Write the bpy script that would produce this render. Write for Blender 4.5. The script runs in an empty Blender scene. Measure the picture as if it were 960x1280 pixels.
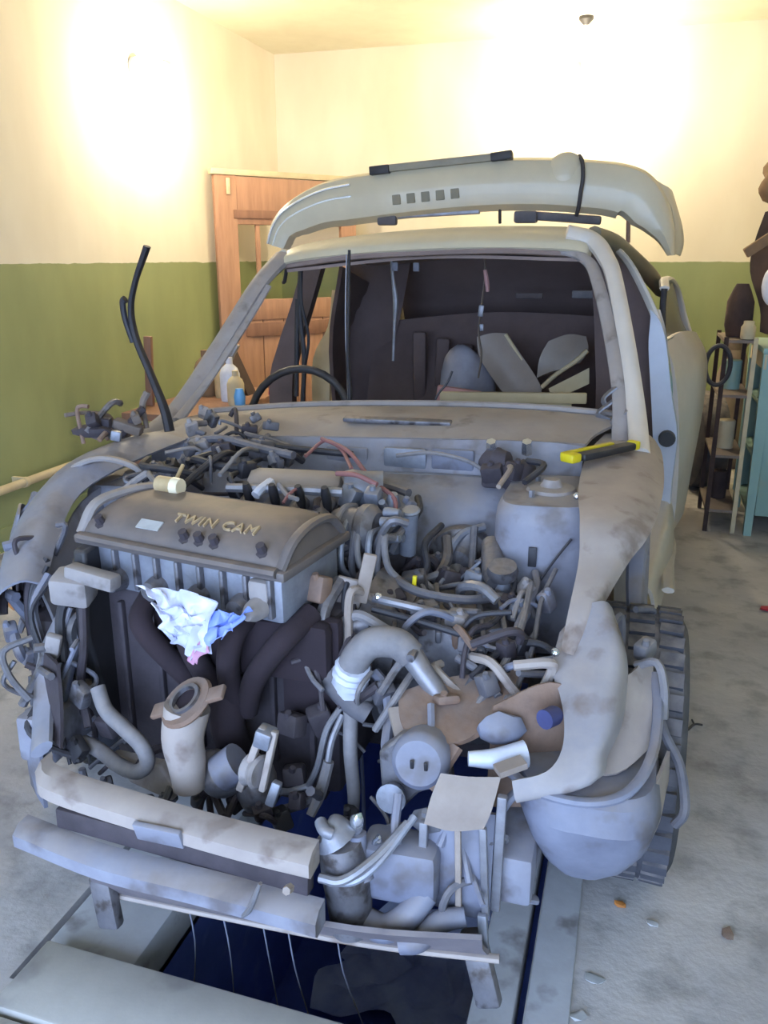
import bpy, bmesh, math, random
from mathutils import Vector, Matrix, Euler

random.seed(7)
sc = bpy.context.scene
COL = sc.collection

# ------------------------------------------------------------------ camera, world, light, exposure
cam_d = bpy.data.cameras.new('camera')
cam_d.sensor_width = 36.0
cam_d.lens = 1050.0 / 1280.0 * 36.0
cam_d.clip_start = 0.02
cam = bpy.data.objects.new('camera', cam_d)
COL.objects.link(cam)
cam.location = (0.71, -1.85, 1.43)
cam.rotation_euler = (math.radians(90) - math.atan(318 / 1050.0), 0, math.radians(16.5))
sc.camera = cam

world = bpy.data.worlds.new('overcast_sky')
sc.world = world
world.use_nodes = True
wn = world.node_tree
bg = wn.nodes['Background']
bg.inputs['Color'].default_value = (0.48, 0.66, 1.0, 1)
bg.inputs['Strength'].default_value = 8.8

sc.view_settings.view_transform = 'Standard'
sc.view_settings.look = 'None'
sc.view_settings.exposure = 0.25
sc.view_settings.gamma = 1.0
sc.view_settings.use_curve_mapping = False

# daylight portal in the open gate (only guides sampling, adds no light)
pl = bpy.data.lights.new('gate_portal', 'AREA')
pl.shape = 'RECTANGLE'
pl.size, pl.size_y = 3.9, 2.3
pl.cycles.is_portal = True
po = bpy.data.objects.new('gate_portal', pl)
COL.objects.link(po)
po.location = (0.0, -3.3, 1.15)
po.rotation_euler = (math.radians(90), 0, 0)     # shines towards +y

LAMP_BACK = 560.0
LAMP_SIDE = 480.0
LAMP_COL = (1.0, 0.87, 0.63)

# ------------------------------------------------------------------ mesh builder
def V(*a): return Vector(a)

def crom(pts, n):
    pts = [Vector(p) for p in pts]
    if len(pts) < 3 or n < 2:
        return pts
    out = []
    P = [pts[0] * 2 - pts[1]] + pts + [pts[-1] * 2 - pts[-2]]
    for i in range(1, len(P) - 2):
        a, b, c, d = P[i - 1], P[i], P[i + 1], P[i + 2]
        for k in range(n):
            t = k / n
            out.append(0.5 * ((2 * b) + (c - a) * t + (2 * a - 5 * b + 4 * c - d) * t * t + (3 * b - a - 3 * c + d) * t ** 3))
    out.append(pts[-1])
    return out

def crom1(vals, n):
    return [p.x for p in crom([(v, 0, 0) for v in vals], n)]

class MB:
    def __init__(self, M=None):
        self.v, self.f, self.M = [], [], M
    def add(self, vs, fs, M=None):
        b = len(self.v)
        for p in vs:
            p = Vector(p)
            if M: p = M @ p
            if self.M: p = self.M @ p
            self.v.append(p)
        self.f += [tuple(b + i for i in q) for q in fs]
        return self
    def box(self, c, s, rot=(0, 0, 0), bev=0.0):
        M = Matrix.Translation(c) @ Euler(rot).to_matrix().to_4x4()
        if bev > 0:
            bm = bmesh.new()
            bmesh.ops.create_cube(bm, size=1.0)
            bmesh.ops.scale(bm, vec=s, verts=bm.verts)
            bmesh.ops.bevel(bm, geom=bm.edges[:], offset=bev, segments=2, affect='EDGES', profile=0.5)
            bm.verts.index_update()
            vs = [v.co.copy() for v in bm.verts]
            fs = [[v.index for v in f.verts] for f in bm.faces]
            bm.free()
            return self.add(vs, fs, M)
        x, y, z = s[0] / 2, s[1] / 2, s[2] / 2
        vs = [(-x, -y, -z), (x, -y, -z), (x, y, -z), (-x, y, -z), (-x, -y, z), (x, -y, z), (x, y, z), (-x, y, z)]
        fs = [(0, 3, 2, 1), (4, 5, 6, 7), (0, 1, 5, 4), (1, 2, 6, 5), (2, 3, 7, 6), (3, 0, 4, 7)]
        return self.add(vs, fs, M)
    def beam(self, a, b, w, h, up=(0, 0, 1), bev=0.0):
        a, b = Vector(a), Vector(b)
        d = b - a
        x = d.normalized()
        u = Vector(up)
        y = u.cross(x).normalized()
        z = x.cross(y)
        M = Matrix((x, y, z)).transposed().to_4x4()
        M.translation = (a + b) / 2
        m = MB(); m.box((0, 0, 0), (d.length, w, h), bev=bev)
        return self.add(m.v, m.f, M)
    def tube(self, path, r, sides=8, n=5, flat=1.0, up=None, caps=True, corr=0.0):
        rs = r if isinstance(r, (list, tuple)) else [r] * len(path)
        P = crom(path, n)
        RR = crom1(rs, n) if len(P) != len(path) else list(rs)
        if corr:
            RR = [q * (1 + (corr if i % 2 else 0)) for i, q in enumerate(RR)]
        T = []
        for i in range(len(P)):
            t = P[min(i + 1, len(P) - 1)] - P[max(i - 1, 0)]
            T.append(t.normalized() if t.length > 1e-9 else V(0, 0, 1))
        a = Vector(up) if up else (V(0, 0, 1) if abs(T[0].z) < .9 else V(1, 0, 0))
        nrm = (a - T[0] * a.dot(T[0])).normalized()
        vs, fs = [], []
        for i, p in enumerate(P):
            nrm = (nrm - T[i] * nrm.dot(T[i]))
            nrm = nrm.normalized() if nrm.length > 1e-6 else T[i].orthogonal().normalized()
            bn = T[i].cross(nrm)
            for k in range(sides):
                th = 2 * math.pi * k / sides
                vs.append(p + (nrm * math.cos(th) * flat + bn * math.sin(th)) * RR[i])
        for i in range(len(P) - 1):
            for k in range(sides):
                a0, a1 = i * sides + k, i * sides + (k + 1) % sides
                fs.append((a0, a1, a1 + sides, a0 + sides))
        if caps:
            fs.append(tuple(range(sides - 1, -1, -1)))
            fs.append(tuple((len(P) - 1) * sides + k for k in range(sides)))
        return self.add(vs, fs)
    def lathe(self, prof, origin=(0, 0, 0), axis=(0, 0, 1), seg=24, arc=2 * math.pi, start=0.0, closed=False):
        ax = Vector(axis).normalized()
        u = ax.orthogonal().normalized() if abs(ax.z) > .99 else (V(0, 0, 1) - ax * ax.z).normalized()
        w = ax.cross(u)
        full = arc >= 2 * math.pi - 1e-6
        cols = seg if full else seg + 1
        vs, fs = [], []
        m = len(prof)
        for k in range(cols):
            th = start + arc * k / seg
            d = u * math.cos(th) + w * math.sin(th)
            for (r, h) in prof:
                vs.append(Vector(origin) + d * r + ax * h)
        for k in range(seg):
            k2 = (k + 1) % cols
            for i in range(m if closed else m - 1):
                i2 = (i + 1) % m
                if prof[i][0] < 1e-6 and prof[i2][0] < 1e-6: continue
                fs.append((k * m + i, k2 * m + i, k2 * m + i2, k * m + i2))
        return self.add(vs, fs)
    def grid(self, rows, nu=4, nv=4, th=0.004):
        """smooth sheet through a control net (rows of points), given a real thickness"""
        R1 = [crom(r, nu) for r in rows]
        cols = list(zip(*R1))
        C1 = [crom(c, nv) for c in cols]
        G = list(zip(*C1))
        a, b = len(G), len(G[0])
        nr = []
        for i in range(a):
            for j in range(b):
                du = G[i][min(j + 1, b - 1)] - G[i][max(j - 1, 0)]
                dv = G[min(i + 1, a - 1)][j] - G[max(i - 1, 0)][j]
                q = du.cross(dv)
                nr.append(q.normalized() if q.length > 1e-12 else V(0, 0, 1))
        vs = [G[i][j] for i in range(a) for j in range(b)]
        if th <= 0:
            return self.add(vs, [(i * b + j, i * b + j + 1, (i + 1) * b + j + 1, (i + 1) * b + j) for i in range(a - 1) for j in range(b - 1)])
        o = len(vs)
        vs = vs + [p - q * th for p, q in zip(vs, nr)]
        fs = []
        for i in range(a - 1):
            for j in range(b - 1):
                q = (i * b + j, i * b + j + 1, (i + 1) * b + j + 1, (i + 1) * b + j)
                fs.append(q)
                fs.append(tuple(o + k for k in reversed(q)))
        rim = [j for j in range(b)] + [i * b + b - 1 for i in range(1, a)] + [(a - 1) * b + j for j in range(b - 2, -1, -1)] + [i * b for i in range(a - 2, 0, -1)]
        for k in range(len(rim)):
            p, q = rim[k], rim[(k + 1) % len(rim)]
            fs.append((q, p, p + o, q + o))
        return self.add(vs, fs)
    def prism(self, poly, ext):
        e = Vector(ext)
        n = len(poly)
        vs = [Vector(p) for p in poly] + [Vector(p) + e for p in poly]
        fs = [tuple(range(n - 1, -1, -1)), tuple(range(n, 2 * n))]
        fs += [(i, (i + 1) % n, n + (i + 1) % n, n + i) for i in range(n)]
        return self.add(vs, fs)
    def loft(self, rings, caps=True, close=True):
        """skin through rings of equal length"""
        m = len(rings[0])
        vs = [Vector(p) for r in rings for p in r]
        fs = []
        for i in range(len(rings) - 1):
            for k in range(m if close else m - 1):
                k2 = (k + 1) % m
                fs.append((i * m + k, i * m + k2, (i + 1) * m + k2, (i + 1) * m + k))
        if caps:
            fs.append(tuple(range(m - 1, -1, -1)))
            fs.append(tuple((len(rings) - 1) * m + k for k in range(m)))
        return self.add(vs, fs)
    def blob(self, c, s, seed=0, amp=.15, sub=2, freq=3.0):
        rnd = random.Random(seed)
        bm = bmesh.new()
        bmesh.ops.create_icosphere(bm, subdivisions=sub, radius=1.0)
        ph = [V(rnd.uniform(-1, 1), rnd.uniform(-1, 1), rnd.uniform(-1, 1)) * freq for _ in range(5)]
        of = [rnd.uniform(0, 6) for _ in range(5)]
        bm.verts.index_update()
        vs = []
        for v in bm.verts:
            k = 1 + amp * sum(math.sin(v.co.dot(p) + q) for p, q in zip(ph, of)) / 2.2
            vs.append(Vector(c) + V(v.co.x * s[0], v.co.y * s[1], v.co.z * s[2]) * k)
        fs = [[v.index for v in f.verts] for f in bm.faces]
        bm.free()
        return self.add(vs, fs)

WORLDPOS = {}

def mesh_from(mb, name, m, smooth=True, angle=38, center=True):
    c = V(0, 0, 0)
    if center and mb.v:
        lo = V(*[min(p[i] for p in mb.v) for i in range(3)])
        hi = V(*[max(p[i] for p in mb.v) for i in range(3)])
        c = (lo + hi) / 2
    me = bpy.data.meshes.new(name)
    me.from_pydata([tuple(p - c) for p in mb.v], [], mb.f)
    me.validate()
    bm = bmesh.new(); bm.from_mesh(me)
    bmesh.ops.recalc_face_normals(bm, faces=bm.faces)
    bm.to_mesh(me); bm.free()
    if smooth:
        me.polygons.foreach_set('use_smooth', [True] * len(me.polygons))
        me.set_sharp_from_angle(angle=math.radians(angle))
    if m: me.materials.append(m)
    me.update()
    return me, c

def put(o, pos, parent=None):
    COL.objects.link(o)
    WORLDPOS[o.name] = Vector(pos)
    o.location = pos
    if parent:
        o.parent = parent
        o.matrix_parent_inverse = Matrix.Translation(-WORLDPOS[parent.name])
    return o

def part(name, mb, m, parent, label=None, smooth=True, angle=38, bevel=0.0, kind=None):
    me, c = mesh_from(mb, name, m, smooth, angle)
    o = bpy.data.objects.new(name, me)
    put(o, c, parent)
    if bevel:
        b = o.modifiers.new('bevel', 'BEVEL'); b.width = bevel; b.segments = 2; b.limit_method = 'ANGLE'; b.angle_limit = math.radians(40)
    if label: o['label'] = label
    if kind: o['kind'] = kind
    return o

def tag(o, label, cat, group=None, kind='thing'):
    o['label'] = label
    o['category'] = cat
    if group: o['group'] = group
    if kind: o['kind'] = kind
    return o

def single(name, mb, m, label, cat, group=None, **k):
    return tag(part(name, mb, m, None, **k), label, cat, group)

def thing(name, pos, label, cat, group=None):
    o = bpy.data.objects.new(name, None)
    o.empty_display_size = .1
    put(o, pos)
    return tag(o, label, cat, group)

def struct(name, mb, m, parent=None, **k):
    o = part(name, mb, m, parent, **k)
    if parent is None: o['kind'] = 'structure'
    return o

# ------------------------------------------------------------------ materials
MATS = {}
def rgb(r, g, b):
    f = lambda c: (c / 255 / 12.92) if c / 255 <= .04045 else ((c / 255 + .055) / 1.055) ** 2.4
    return (f(r), f(g), f(b), 1.0)

def mat(name, base, second=None, amount=.5, scale=8.0, rough=.6, metal=0.0, bump=.15, dust=None, dust_amt=.0,
        spots=None, spot_scale=22.0, spot_amt=.35, coat=0.0, stretch=(1, 1, 1), sheen=0.0):
    m = bpy.data.materials.new(name)
    m.use_nodes = True
    nt = m.node_tree
    N, L = nt.nodes, nt.links
    p = N['Principled BSDF']
    tc = N.new('ShaderNodeTexCoord')
    mp = N.new('ShaderNodeMapping'); mp.inputs['Scale'].default_value = stretch
    L.new(tc.outputs['Object'], mp.inputs['Vector'])
    no = N.new('ShaderNodeTexNoise'); no.inputs['Scale'].default_value = scale; no.inputs['Detail'].default_value = 6; no.inputs['Roughness'].default_value = .62
    L.new(mp.outputs['Vector'], no.inputs['Vector'])
    rp = N.new('ShaderNodeValToRGB')
    rp.color_ramp.elements[0].position = .36; rp.color_ramp.elements[1].position = .66
    L.new(no.outputs['Fac'], rp.inputs['Fac'])
    def mixc(fac, a, b):
        x = N.new('ShaderNodeMix'); x.data_type = 'RGBA'
        if hasattr(fac, 'is_linked'): L.new(fac, x.inputs[0])
        else: x.inputs[0].default_value = fac
        for q, i in ((a, 6), (b, 7)):
            if hasattr(q, 'is_linked'): L.new(q, x.inputs[i])
            else: x.inputs[i].default_value = q
        return x.outputs[2]
    def mul(a, k):
        x = N.new('ShaderNodeMath'); x.operation = 'MULTIPLY'
        L.new(a, x.inputs[0])
        if hasattr(k, 'is_linked'): L.new(k, x.inputs[1])
        else: x.inputs[1].default_value = k
        return x.outputs[0]
    sec = second or tuple(c * .72 for c in base[:3]) + (1,)
    col = mixc(mul(rp.outputs['Color'], amount), base, sec)
    if spots:
        n2 = N.new('ShaderNodeTexNoise'); n2.inputs['Scale'].default_value = spot_scale; n2.inputs['Detail'].default_value = 4
        L.new(mp.outputs['Vector'], n2.inputs['Vector'])
        r2 = N.new('ShaderNodeValToRGB'); r2.color_ramp.elements[0].position = 1 - spot_amt - .06; r2.color_ramp.elements[1].position = 1 - spot_amt + .06
        L.new(n2.outputs['Fac'], r2.inputs['Fac'])
        col = mixc(r2.outputs['Color'], col, spots)
    if dust:
        ge = N.new('ShaderNodeNewGeometry')
        sx = N.new('ShaderNodeSeparateXYZ'); L.new(ge.outputs['Normal'], sx.inputs[0])
        mr = N.new('ShaderNodeMapRange'); mr.inputs[1].default_value = -.1; mr.inputs[2].default_value = .9
        L.new(sx.outputs['Z'], mr.inputs[0])
        n3 = N.new('ShaderNodeTexNoise'); n3.inputs['Scale'].default_value = scale * 1.7; n3.inputs['Detail'].default_value = 5
        L.new(tc.outputs['Object'], n3.inputs['Vector'])
        r3 = N.new('ShaderNodeMapRange'); r3.inputs[1].default_value = .3; r3.inputs[2].default_value = .6
        L.new(n3.outputs['Fac'], r3.inputs[0])
        col = mixc(mul(mul(mr.outputs[0], r3.outputs[0]), dust_amt), col, dust)
    L.new(col, p.inputs['Base Color'])
    p.inputs['Metallic'].default_value = metal
    p.inputs['Roughness'].default_value = rough
    if coat: p.inputs['Coat Weight'].default_value = coat
    if sheen: p.inputs['Sheen Weight'].default_value = sheen
    if bump:
        b = N.new('ShaderNodeBump'); b.inputs['Strength'].default_value = bump; b.inputs['Distance'].default_value = .01
        L.new(no.outputs['Fac'], b.inputs['Height']); L.new(b.outputs['Normal'], p.inputs['Normal'])
    MATS[name] = m
    return m

DUST = rgb(160, 149, 143)
paint = mat('silver_paint', rgb(204, 194, 170), rgb(184, 174, 152), .5, 5, .42, .0, .03, rgb(190, 180, 158), .35, coat=.2)
side_paint = mat('side_paint', rgb(212, 203, 194), rgb(190, 182, 174), .5, 5, .38, .0, .03, coat=.25)
pillar_daylit_paint = mat('pillar_daylit_paint', rgb(200, 206, 222), rgb(178, 184, 202), .5, 6, .35, .0, .03, coat=.3)  # body silver with the bluish daylight put into its colour
bay = mat('bay_paint', rgb(146, 147, 160), rgb(112, 111, 124), .65, 7, .6, .0, .15, DUST, .6, spots=rgb(104, 98, 102), spot_scale=9, spot_amt=.40)
bay_dusty = mat('bay_paint_dusty', rgb(164, 156, 154), rgb(128, 122, 124), .55, 9, .7, 0, .15, DUST, .8, spots=rgb(112, 104, 100), spot_scale=12, spot_amt=.36)
bay_rust = mat('bay_paint_worn', rgb(176, 163, 155), rgb(152, 140, 136), .6, 8, .7, 0, .2, DUST, .4, spots=rgb(128, 112, 104), spot_scale=12, spot_amt=.37)
alu = mat('dirty_aluminium', rgb(124, 122, 128), rgb(82, 80, 86), .7, 14, .5, .35, .3, DUST, .6, spots=rgb(60, 54, 54), spot_scale=26, spot_amt=.42)
alu_lt = mat('light_aluminium', rgb(150, 154, 166), rgb(104, 105, 116), .6, 16, .45, .3, .25, DUST, .5)
cover_m = mat('valve_cover_paint', rgb(112, 104, 102), rgb(86, 80, 80), .6, 6, .6, .1, .12, rgb(150, 132, 120), .55)
steel = mat('dull_steel', rgb(150, 150, 158), rgb(104, 100, 102), .6, 16, .45, .45, .2, DUST, .45)
bright = mat('bright_metal', rgb(226, 230, 238), rgb(190, 190, 200), .4, 20, .18, .9, .05)
rust = mat('rusty_steel', rgb(150, 122, 104), rgb(108, 84, 72), .7, 12, .8, .1, .35, DUST, .35)
beige_m = mat('pale_bracket', rgb(162, 148, 138), rgb(128, 112, 102), .6, 10, .75, 0, .2, DUST, .5)
iron = mat('dark_iron', rgb(80, 72, 78), rgb(52, 46, 52), .7, 10, .75, .1, .4, rgb(96, 86, 84), .4)
oxblood = mat('dark_red_iron', rgb(54, 42, 48), rgb(40, 32, 38), .6, 9, .9, .1, .3)
rubber = mat('black_rubber', rgb(54, 52, 58), rgb(38, 36, 42), .6, 12, .6, 0, .15, rgb(100, 96, 98), .4)
rubber_g = mat('dusty_rubber', rgb(104, 102, 108), rgb(74, 72, 80), .6, 14, .8, 0, .2, DUST, .5)
hose_g = mat('grey_hose', rgb(136, 132, 134), rgb(100, 96, 100), .6, 18, .7, 0, .2, DUST, .5)
plastic_b = mat('blue_grey_plastic', rgb(132, 135, 152), rgb(98, 99, 115), .7, 6, .6, 0, .12, DUST, .55, spots=rgb(96, 92, 98), spot_scale=10, spot_amt=.39)
plastic_k = mat('black_plastic', rgb(46, 44, 48), rgb(34, 32, 36), .5, 10, .55, 0, .1, rgb(110, 102, 98), .5)
white_pl = mat('white_plastic', rgb(222, 224, 236), rgb(180, 186, 206), .5, 14, .35, 0, .1)
tyre_m = mat('tyre_rubber', rgb(78, 78, 86), rgb(56, 56, 64), .6, 14, .85, 0, .25, DUST, .5)
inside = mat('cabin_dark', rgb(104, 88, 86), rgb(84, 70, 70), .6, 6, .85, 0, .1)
liner_m = mat('headliner_fabric', rgb(150, 130, 122), rgb(126, 108, 102), .5, 10, .95, 0, .1)
dash_m = mat('dusty_dash', rgb(112, 100, 98), rgb(66, 58, 60), .7, 9, .85, 0, .3, DUST, .6)
pane_k = mat('opaque_pane', rgb(150, 130, 126), rgb(126, 108, 106), .5, 4, .6, 0, .0)
red_m = mat('red_plastic', rgb(190, 40, 60), rgb(140, 30, 44), .5, 10, .4, 0, .05)
redwire = mat('red_wire', rgb(156, 104, 102), rgb(120, 88, 88), .6, 14, .6, 0, .05)
pink = mat('pink_card', rgb(196, 150, 146), rgb(160, 110, 110), .5, 10, .8, 0, .1)
yellow = mat('yellow_plastic', rgb(226, 206, 40), rgb(196, 172, 24), .4, 12, .4, 0, .05)
yellow_b = mat('amber_cap', rgb(206, 182, 140), rgb(150, 126, 92), .5, 14, .5, 0, .1)
sticker_m = mat('pale_sticker', rgb(190, 190, 190), rgb(150, 150, 152), .5, 18, .6, 0, .05)
letter_m = mat('gold_lettering', rgb(196, 172, 136), rgb(156, 136, 112), .4, 20, .5, .2, .0)
rag_m = mat('plastic_film', rgb(222, 222, 240), rgb(150, 162, 214), .7, 9, .35, 0, .2, coat=.2)
rag_blue = mat('blue_film', rgb(120, 146, 226), rgb(170, 180, 232), .5, 10, .35, 0, .2)
rag_pink = mat('pink_film', rgb(206, 150, 176), rgb(170, 120, 150), .5, 10, .5, 0, .2)
wood = mat('brown_wood', rgb(172, 130, 104), rgb(144, 106, 84), .7, 4, .6, 0, .2, stretch=(6, 6, .7))
wood_d = mat('brown_wood_groove', rgb(140, 102, 82), rgb(118, 84, 68), .7, 4, .6, 0, .2, stretch=(6, 6, .7))
teal = mat('teal_enamel', rgb(146, 176, 166), rgb(122, 156, 148), .5, 3, .45, 0, .05, spots=rgb(150, 168, 150), spot_scale=6, spot_amt=.34)
cream_m = mat('cream_card', rgb(206, 190, 156), rgb(176, 158, 126), .5, 8, .8, 0, .1)
junk_m = mat('dark_cloth', rgb(74, 58, 54), rgb(50, 40, 40), .7, 8, .95, 0, .5)
brown_m = mat('brown_cloth', rgb(140, 112, 84), rgb(110, 86, 64), .6, 9, .95, 0, .4)
grey_cl = mat('grey_brown_cloth', rgb(136, 122, 112), rgb(104, 92, 86), .6, 7, .95, 0, .4)
plank_m = mat('grey_plank', rgb(182, 178, 172), rgb(156, 152, 148), .6, 5, .85, 0, .25, spots=rgb(140, 136, 134), spot_scale=5, spot_amt=.36)
blue_w = mat('blue_pit_paint', rgb(96, 116, 196), rgb(70, 88, 160), .6, 5, .5, 0, .2, spots=rgb(110, 130, 196), spot_scale=11, spot_amt=.34)
sheet_m = mat('grey_sheet', rgb(210, 220, 245), rgb(130, 144, 196), .6, 7, .5, 0, .3)
orange_m = mat('orange_lens', rgb(204, 132, 66), rgb(150, 96, 54), .5, 14, .4, 0, .1)
blue_pl = mat('light_blue_plastic', rgb(120, 180, 226), rgb(90, 150, 200), .5, 9, .4, 0, .0)

def emit(name, color, strength):
    m = bpy.data.materials.new(name); m.use_nodes = True
    p = m.node_tree.nodes['Principled BSDF']
    p.inputs['Base Color'].default_value = (.9, .9, .85, 1)
    p.inputs['Emission Color'].default_value = color + (1,)
    p.inputs['Emission Strength'].default_value = strength
    return m

def wall_material(name):
    """lime-washed wall: cream above, green oil paint below 1.40 m"""
    m = bpy.data.materials.new(name); m.use_nodes = True
    nt = m.node_tree; N, L = nt.nodes, nt.links
    p = N['Principled BSDF']
    ge = N.new('ShaderNodeNewGeometry')
    sx = N.new('ShaderNodeSeparateXYZ'); L.new(ge.outputs['Position'], sx.inputs[0])
    n1 = N.new('ShaderNodeTexNoise'); n1.inputs['Scale'].default_value = 2.2; n1.inputs['Detail'].default_value = 6
    mp = N.new('ShaderNodeMapping'); mp.inputs['Scale'].default_value = (1, 1, .45)
    L.new(ge.outputs['Position'], mp.inputs['Vector']); L.new(mp.outputs[0], n1.inputs['Vector'])
    n2 = N.new('ShaderNodeTexNoise'); n2.inputs['Scale'].default_value = 9; n2.inputs['Detail'].default_value = 3
    L.new(ge.outputs['Position'], n2.inputs['Vector'])
    ad = N.new('ShaderNodeMath'); ad.operation = 'MULTIPLY_ADD'; ad.inputs[1].default_value = .02
    L.new(n2.outputs['Fac'], ad.inputs[0]); L.new(sx.outputs['Z'], ad.inputs[2])
    gt = N.new('ShaderNodeMath'); gt.operation = 'GREATER_THAN'; gt.inputs[1].default_value = 1.41
    L.new(ad.outputs[0], gt.inputs[0])
    def ramp(a, b):
        r = N.new('ShaderNodeValToRGB'); r.color_ramp.elements[0].position = .35; r.color_ramp.elements[1].position = .68
        r.color_ramp.elements[0].color = a; r.color_ramp.elements[1].color = b
        L.new(n1.outputs['Fac'], r.inputs['Fac']); return r
    up = ramp(rgb(226, 216, 196), rgb(238, 230, 212))
    lo = ramp(rgb(134, 144, 100), rgb(154, 162, 114))
    mx = N.new('ShaderNodeMix'); mx.data_type = 'RGBA'
    L.new(gt.outputs[0], mx.inputs[0]); L.new(lo.outputs[0], mx.inputs[6]); L.new(up.outputs[0], mx.inputs[7])
    L.new(mx.outputs[2], p.inputs['Base Color'])
    rg = N.new('ShaderNodeMapRange'); rg.inputs[3].default_value = .5; rg.inputs[4].default_value = .9
    L.new(gt.outputs[0], rg.inputs[0]); L.new(rg.outputs[0], p.inputs['Roughness'])
    b = N.new('ShaderNodeBump'); b.inputs['Strength'].default_value = .25; b.inputs['Distance'].default_value = .02
    L.new(n1.outputs['Fac'], b.inputs['Height']); L.new(b.outputs[0], p.inputs['Normal'])
    return m
wall_m = wall_material('painted_wall')
ceil_m = mat('ceiling_whitewash', rgb(238, 232, 208), rgb(226, 218, 192), .6, 3, .95, 0, .15)

def floor_material():
    m = bpy.data.materials.new('worn_concrete'); m.use_nodes = True
    nt = m.node_tree; N, L = nt.nodes, nt.links
    p = N['Principled BSDF']
    ge = N.new('ShaderNodeNewGeometry')
    def noise(s, d=6, r=.6):
        n = N.new('ShaderNodeTexNoise'); n.inputs['Scale'].default_value = s; n.inputs['Detail'].default_value = d; n.inputs['Roughness'].default_value = r
        L.new(ge.outputs['Position'], n.inputs['Vector']); return n
    a, b, c = noise(1.6), noise(7), noise(30, 3)
    def ramp(src, e):
        r = N.new('ShaderNodeValToRGB')
        while len(r.color_ramp.elements) < len(e): r.color_ramp.elements.new(.5)
        for q, (pos, col) in zip(r.color_ramp.elements, e): q.position = pos; q.color = col
        L.new(src.outputs['Fac'], r.inputs['Fac']); return r
    r1 = ramp(a, [(.3, rgb(160, 156, 158)), (.5, rgb(184, 179, 178)), (.7, rgb(201, 194, 190))])
    r2 = ramp(b, [(.34, (0.42, .42, .42, 1)), (.5, (1, 1, 1, 1)), (.66, (1, 1, 1, 1)), (.74, (1.25, 1.25, 1.25, 1))])
    x = N.new('ShaderNodeMix'); x.data_type = 'RGBA'; x.blend_type = 'MULTIPLY'; x.inputs[0].default_value = .55
    L.new(r1.outputs[0], x.inputs[6]); L.new(r2.outputs[0], x.inputs[7])
    L.new(x.outputs[2], p.inputs['Base Color'])
    p.inputs['Roughness'].default_value = .85
    bp = N.new('ShaderNodeBump'); bp.inputs['Strength'].default_value = .35; bp.inputs['Distance'].default_value = .02
    L.new(b.outputs['Fac'], bp.inputs['Height']); L.new(bp.outputs[0], p.inputs['Normal'])
    return m
floor_m = floor_material()
rail_m = mat('kerb_concrete', rgb(172, 172, 176), rgb(146, 144, 146), .6, 6, .8, 0, .25, spots=rgb(120, 116, 116), spot_scale=9, spot_amt=.36)

# ------------------------------------------------------------------ garage shell
XL, XR, YB, YF, ZC = -2.29, 2.15, 5.15, -3.3, 3.0
PX0, PX1, PY0, PY1 = -0.20, 0.50, -0.74, 3.4        # inspection pit opening
m = MB()
T = .15
m.box(((XL + PX0 - .23) / 2, (YF + YB) / 2, -T / 2), (PX0 - .23 - XL, YB - YF, T))
m.box(((PX1 + .105 + XR) / 2, (YF + YB) / 2, -T / 2), (XR - PX1 - .105, YB - YF, T))
m.box(((PX0 - .23 + PX1 + .105) / 2, (YF + PY0) / 2, -T / 2), (PX1 - PX0 + .335, PY0 - YF, T))
m.box(((PX0 - .23 + PX1 + .105) / 2, (PY1 + YB) / 2, -T / 2), (PX1 - PX0 + .335, YB - PY1, T))
m.box((0, -8.3, -T / 2), (14, 10, T))
struct('floor', m, floor_m, smooth=False)
struct('wall_left', MB().box((XL - .1, (YF + YB) / 2, ZC / 2), (.2, YB - YF, ZC)), wall_m, smooth=False)
struct('wall_right', MB().box((XR + .1, (YF + YB) / 2, ZC / 2), (.2, YB - YF, ZC)), wall_m, smooth=False)
struct('wall_back', MB().box(((XL + XR) / 2, YB + .1, ZC / 2), (XR - XL + .4, .2, ZC)), wall_m, smooth=False)
m = MB()
m.box(((XL + XR) / 2, YF - .1, 2.65), (XR - XL + .4, .2, .7))
m.box((XL + .12, YF - .1, 1.3), (.5, .2, 2.6)); m.box((XR - .12, YF - .1, 1.3), (.5, .2, 2.6))
struct('wall_front', m, wall_m, smooth=False)
struct('ceiling', MB().box(((XL + XR) / 2, (YF + YB) / 2, ZC + .1), (XR - XL + .4, YB - YF + .4, .2)), ceil_m, smooth=False)
# pit lining
m = MB()
D = -.76
m.box((PX0 - .06, (PY0 + PY1) / 2, D / 2 - .05), (.12, PY1 - PY0 + .2, -D - .1))
m.box((PX1 + .06, (PY0 + PY1) / 2, D / 2 - .05), (.12, PY1 - PY0 + .2, -D - .1))
m.box(((PX0 + PX1) / 2, PY0 - .05, D / 2 - .05), (PX1 - PX0, .1, -D - .1))
m.box(((PX0 + PX1) / 2, PY1 + .05, D / 2 - .05), (PX1 - PX0, .1, -D - .1))
struct('wall_pit', m, blue_w, smooth=False)
struct('floor_pit', MB().box(((PX0 + PX1) / 2, (PY0 + PY1) / 2, D - .05), (PX1 - PX0 + .2, PY1 - PY0 + .2, .1)), blue_w, smooth=False)
# kerbs beside the pit, each with a shadow gap to the floor slab
struct('trim_1', MB().box((PX0 - .108, (PY0 + PY1) / 2, -.062), (.216, PY1 - PY0, .125), bev=.008), rail_m)
struct('trim_2', MB().box((PX1 + .043, (PY0 + PY1) / 2, -.062), (.086, PY1 - PY0, .125), bev=.006), rail_m)
struct('trim_3', MB().box((PX1 + .15, (PY0 + PY1) / 2 - .1, .003), (.085, PY1 - PY0 + .2, .012), bev=.004), rail_m)
struct('baseboard_left', MB().box((XL + .006, (YF + YB) / 2, .06), (.012, YB - YF, .12)), wall_m, smooth=False)

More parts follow.
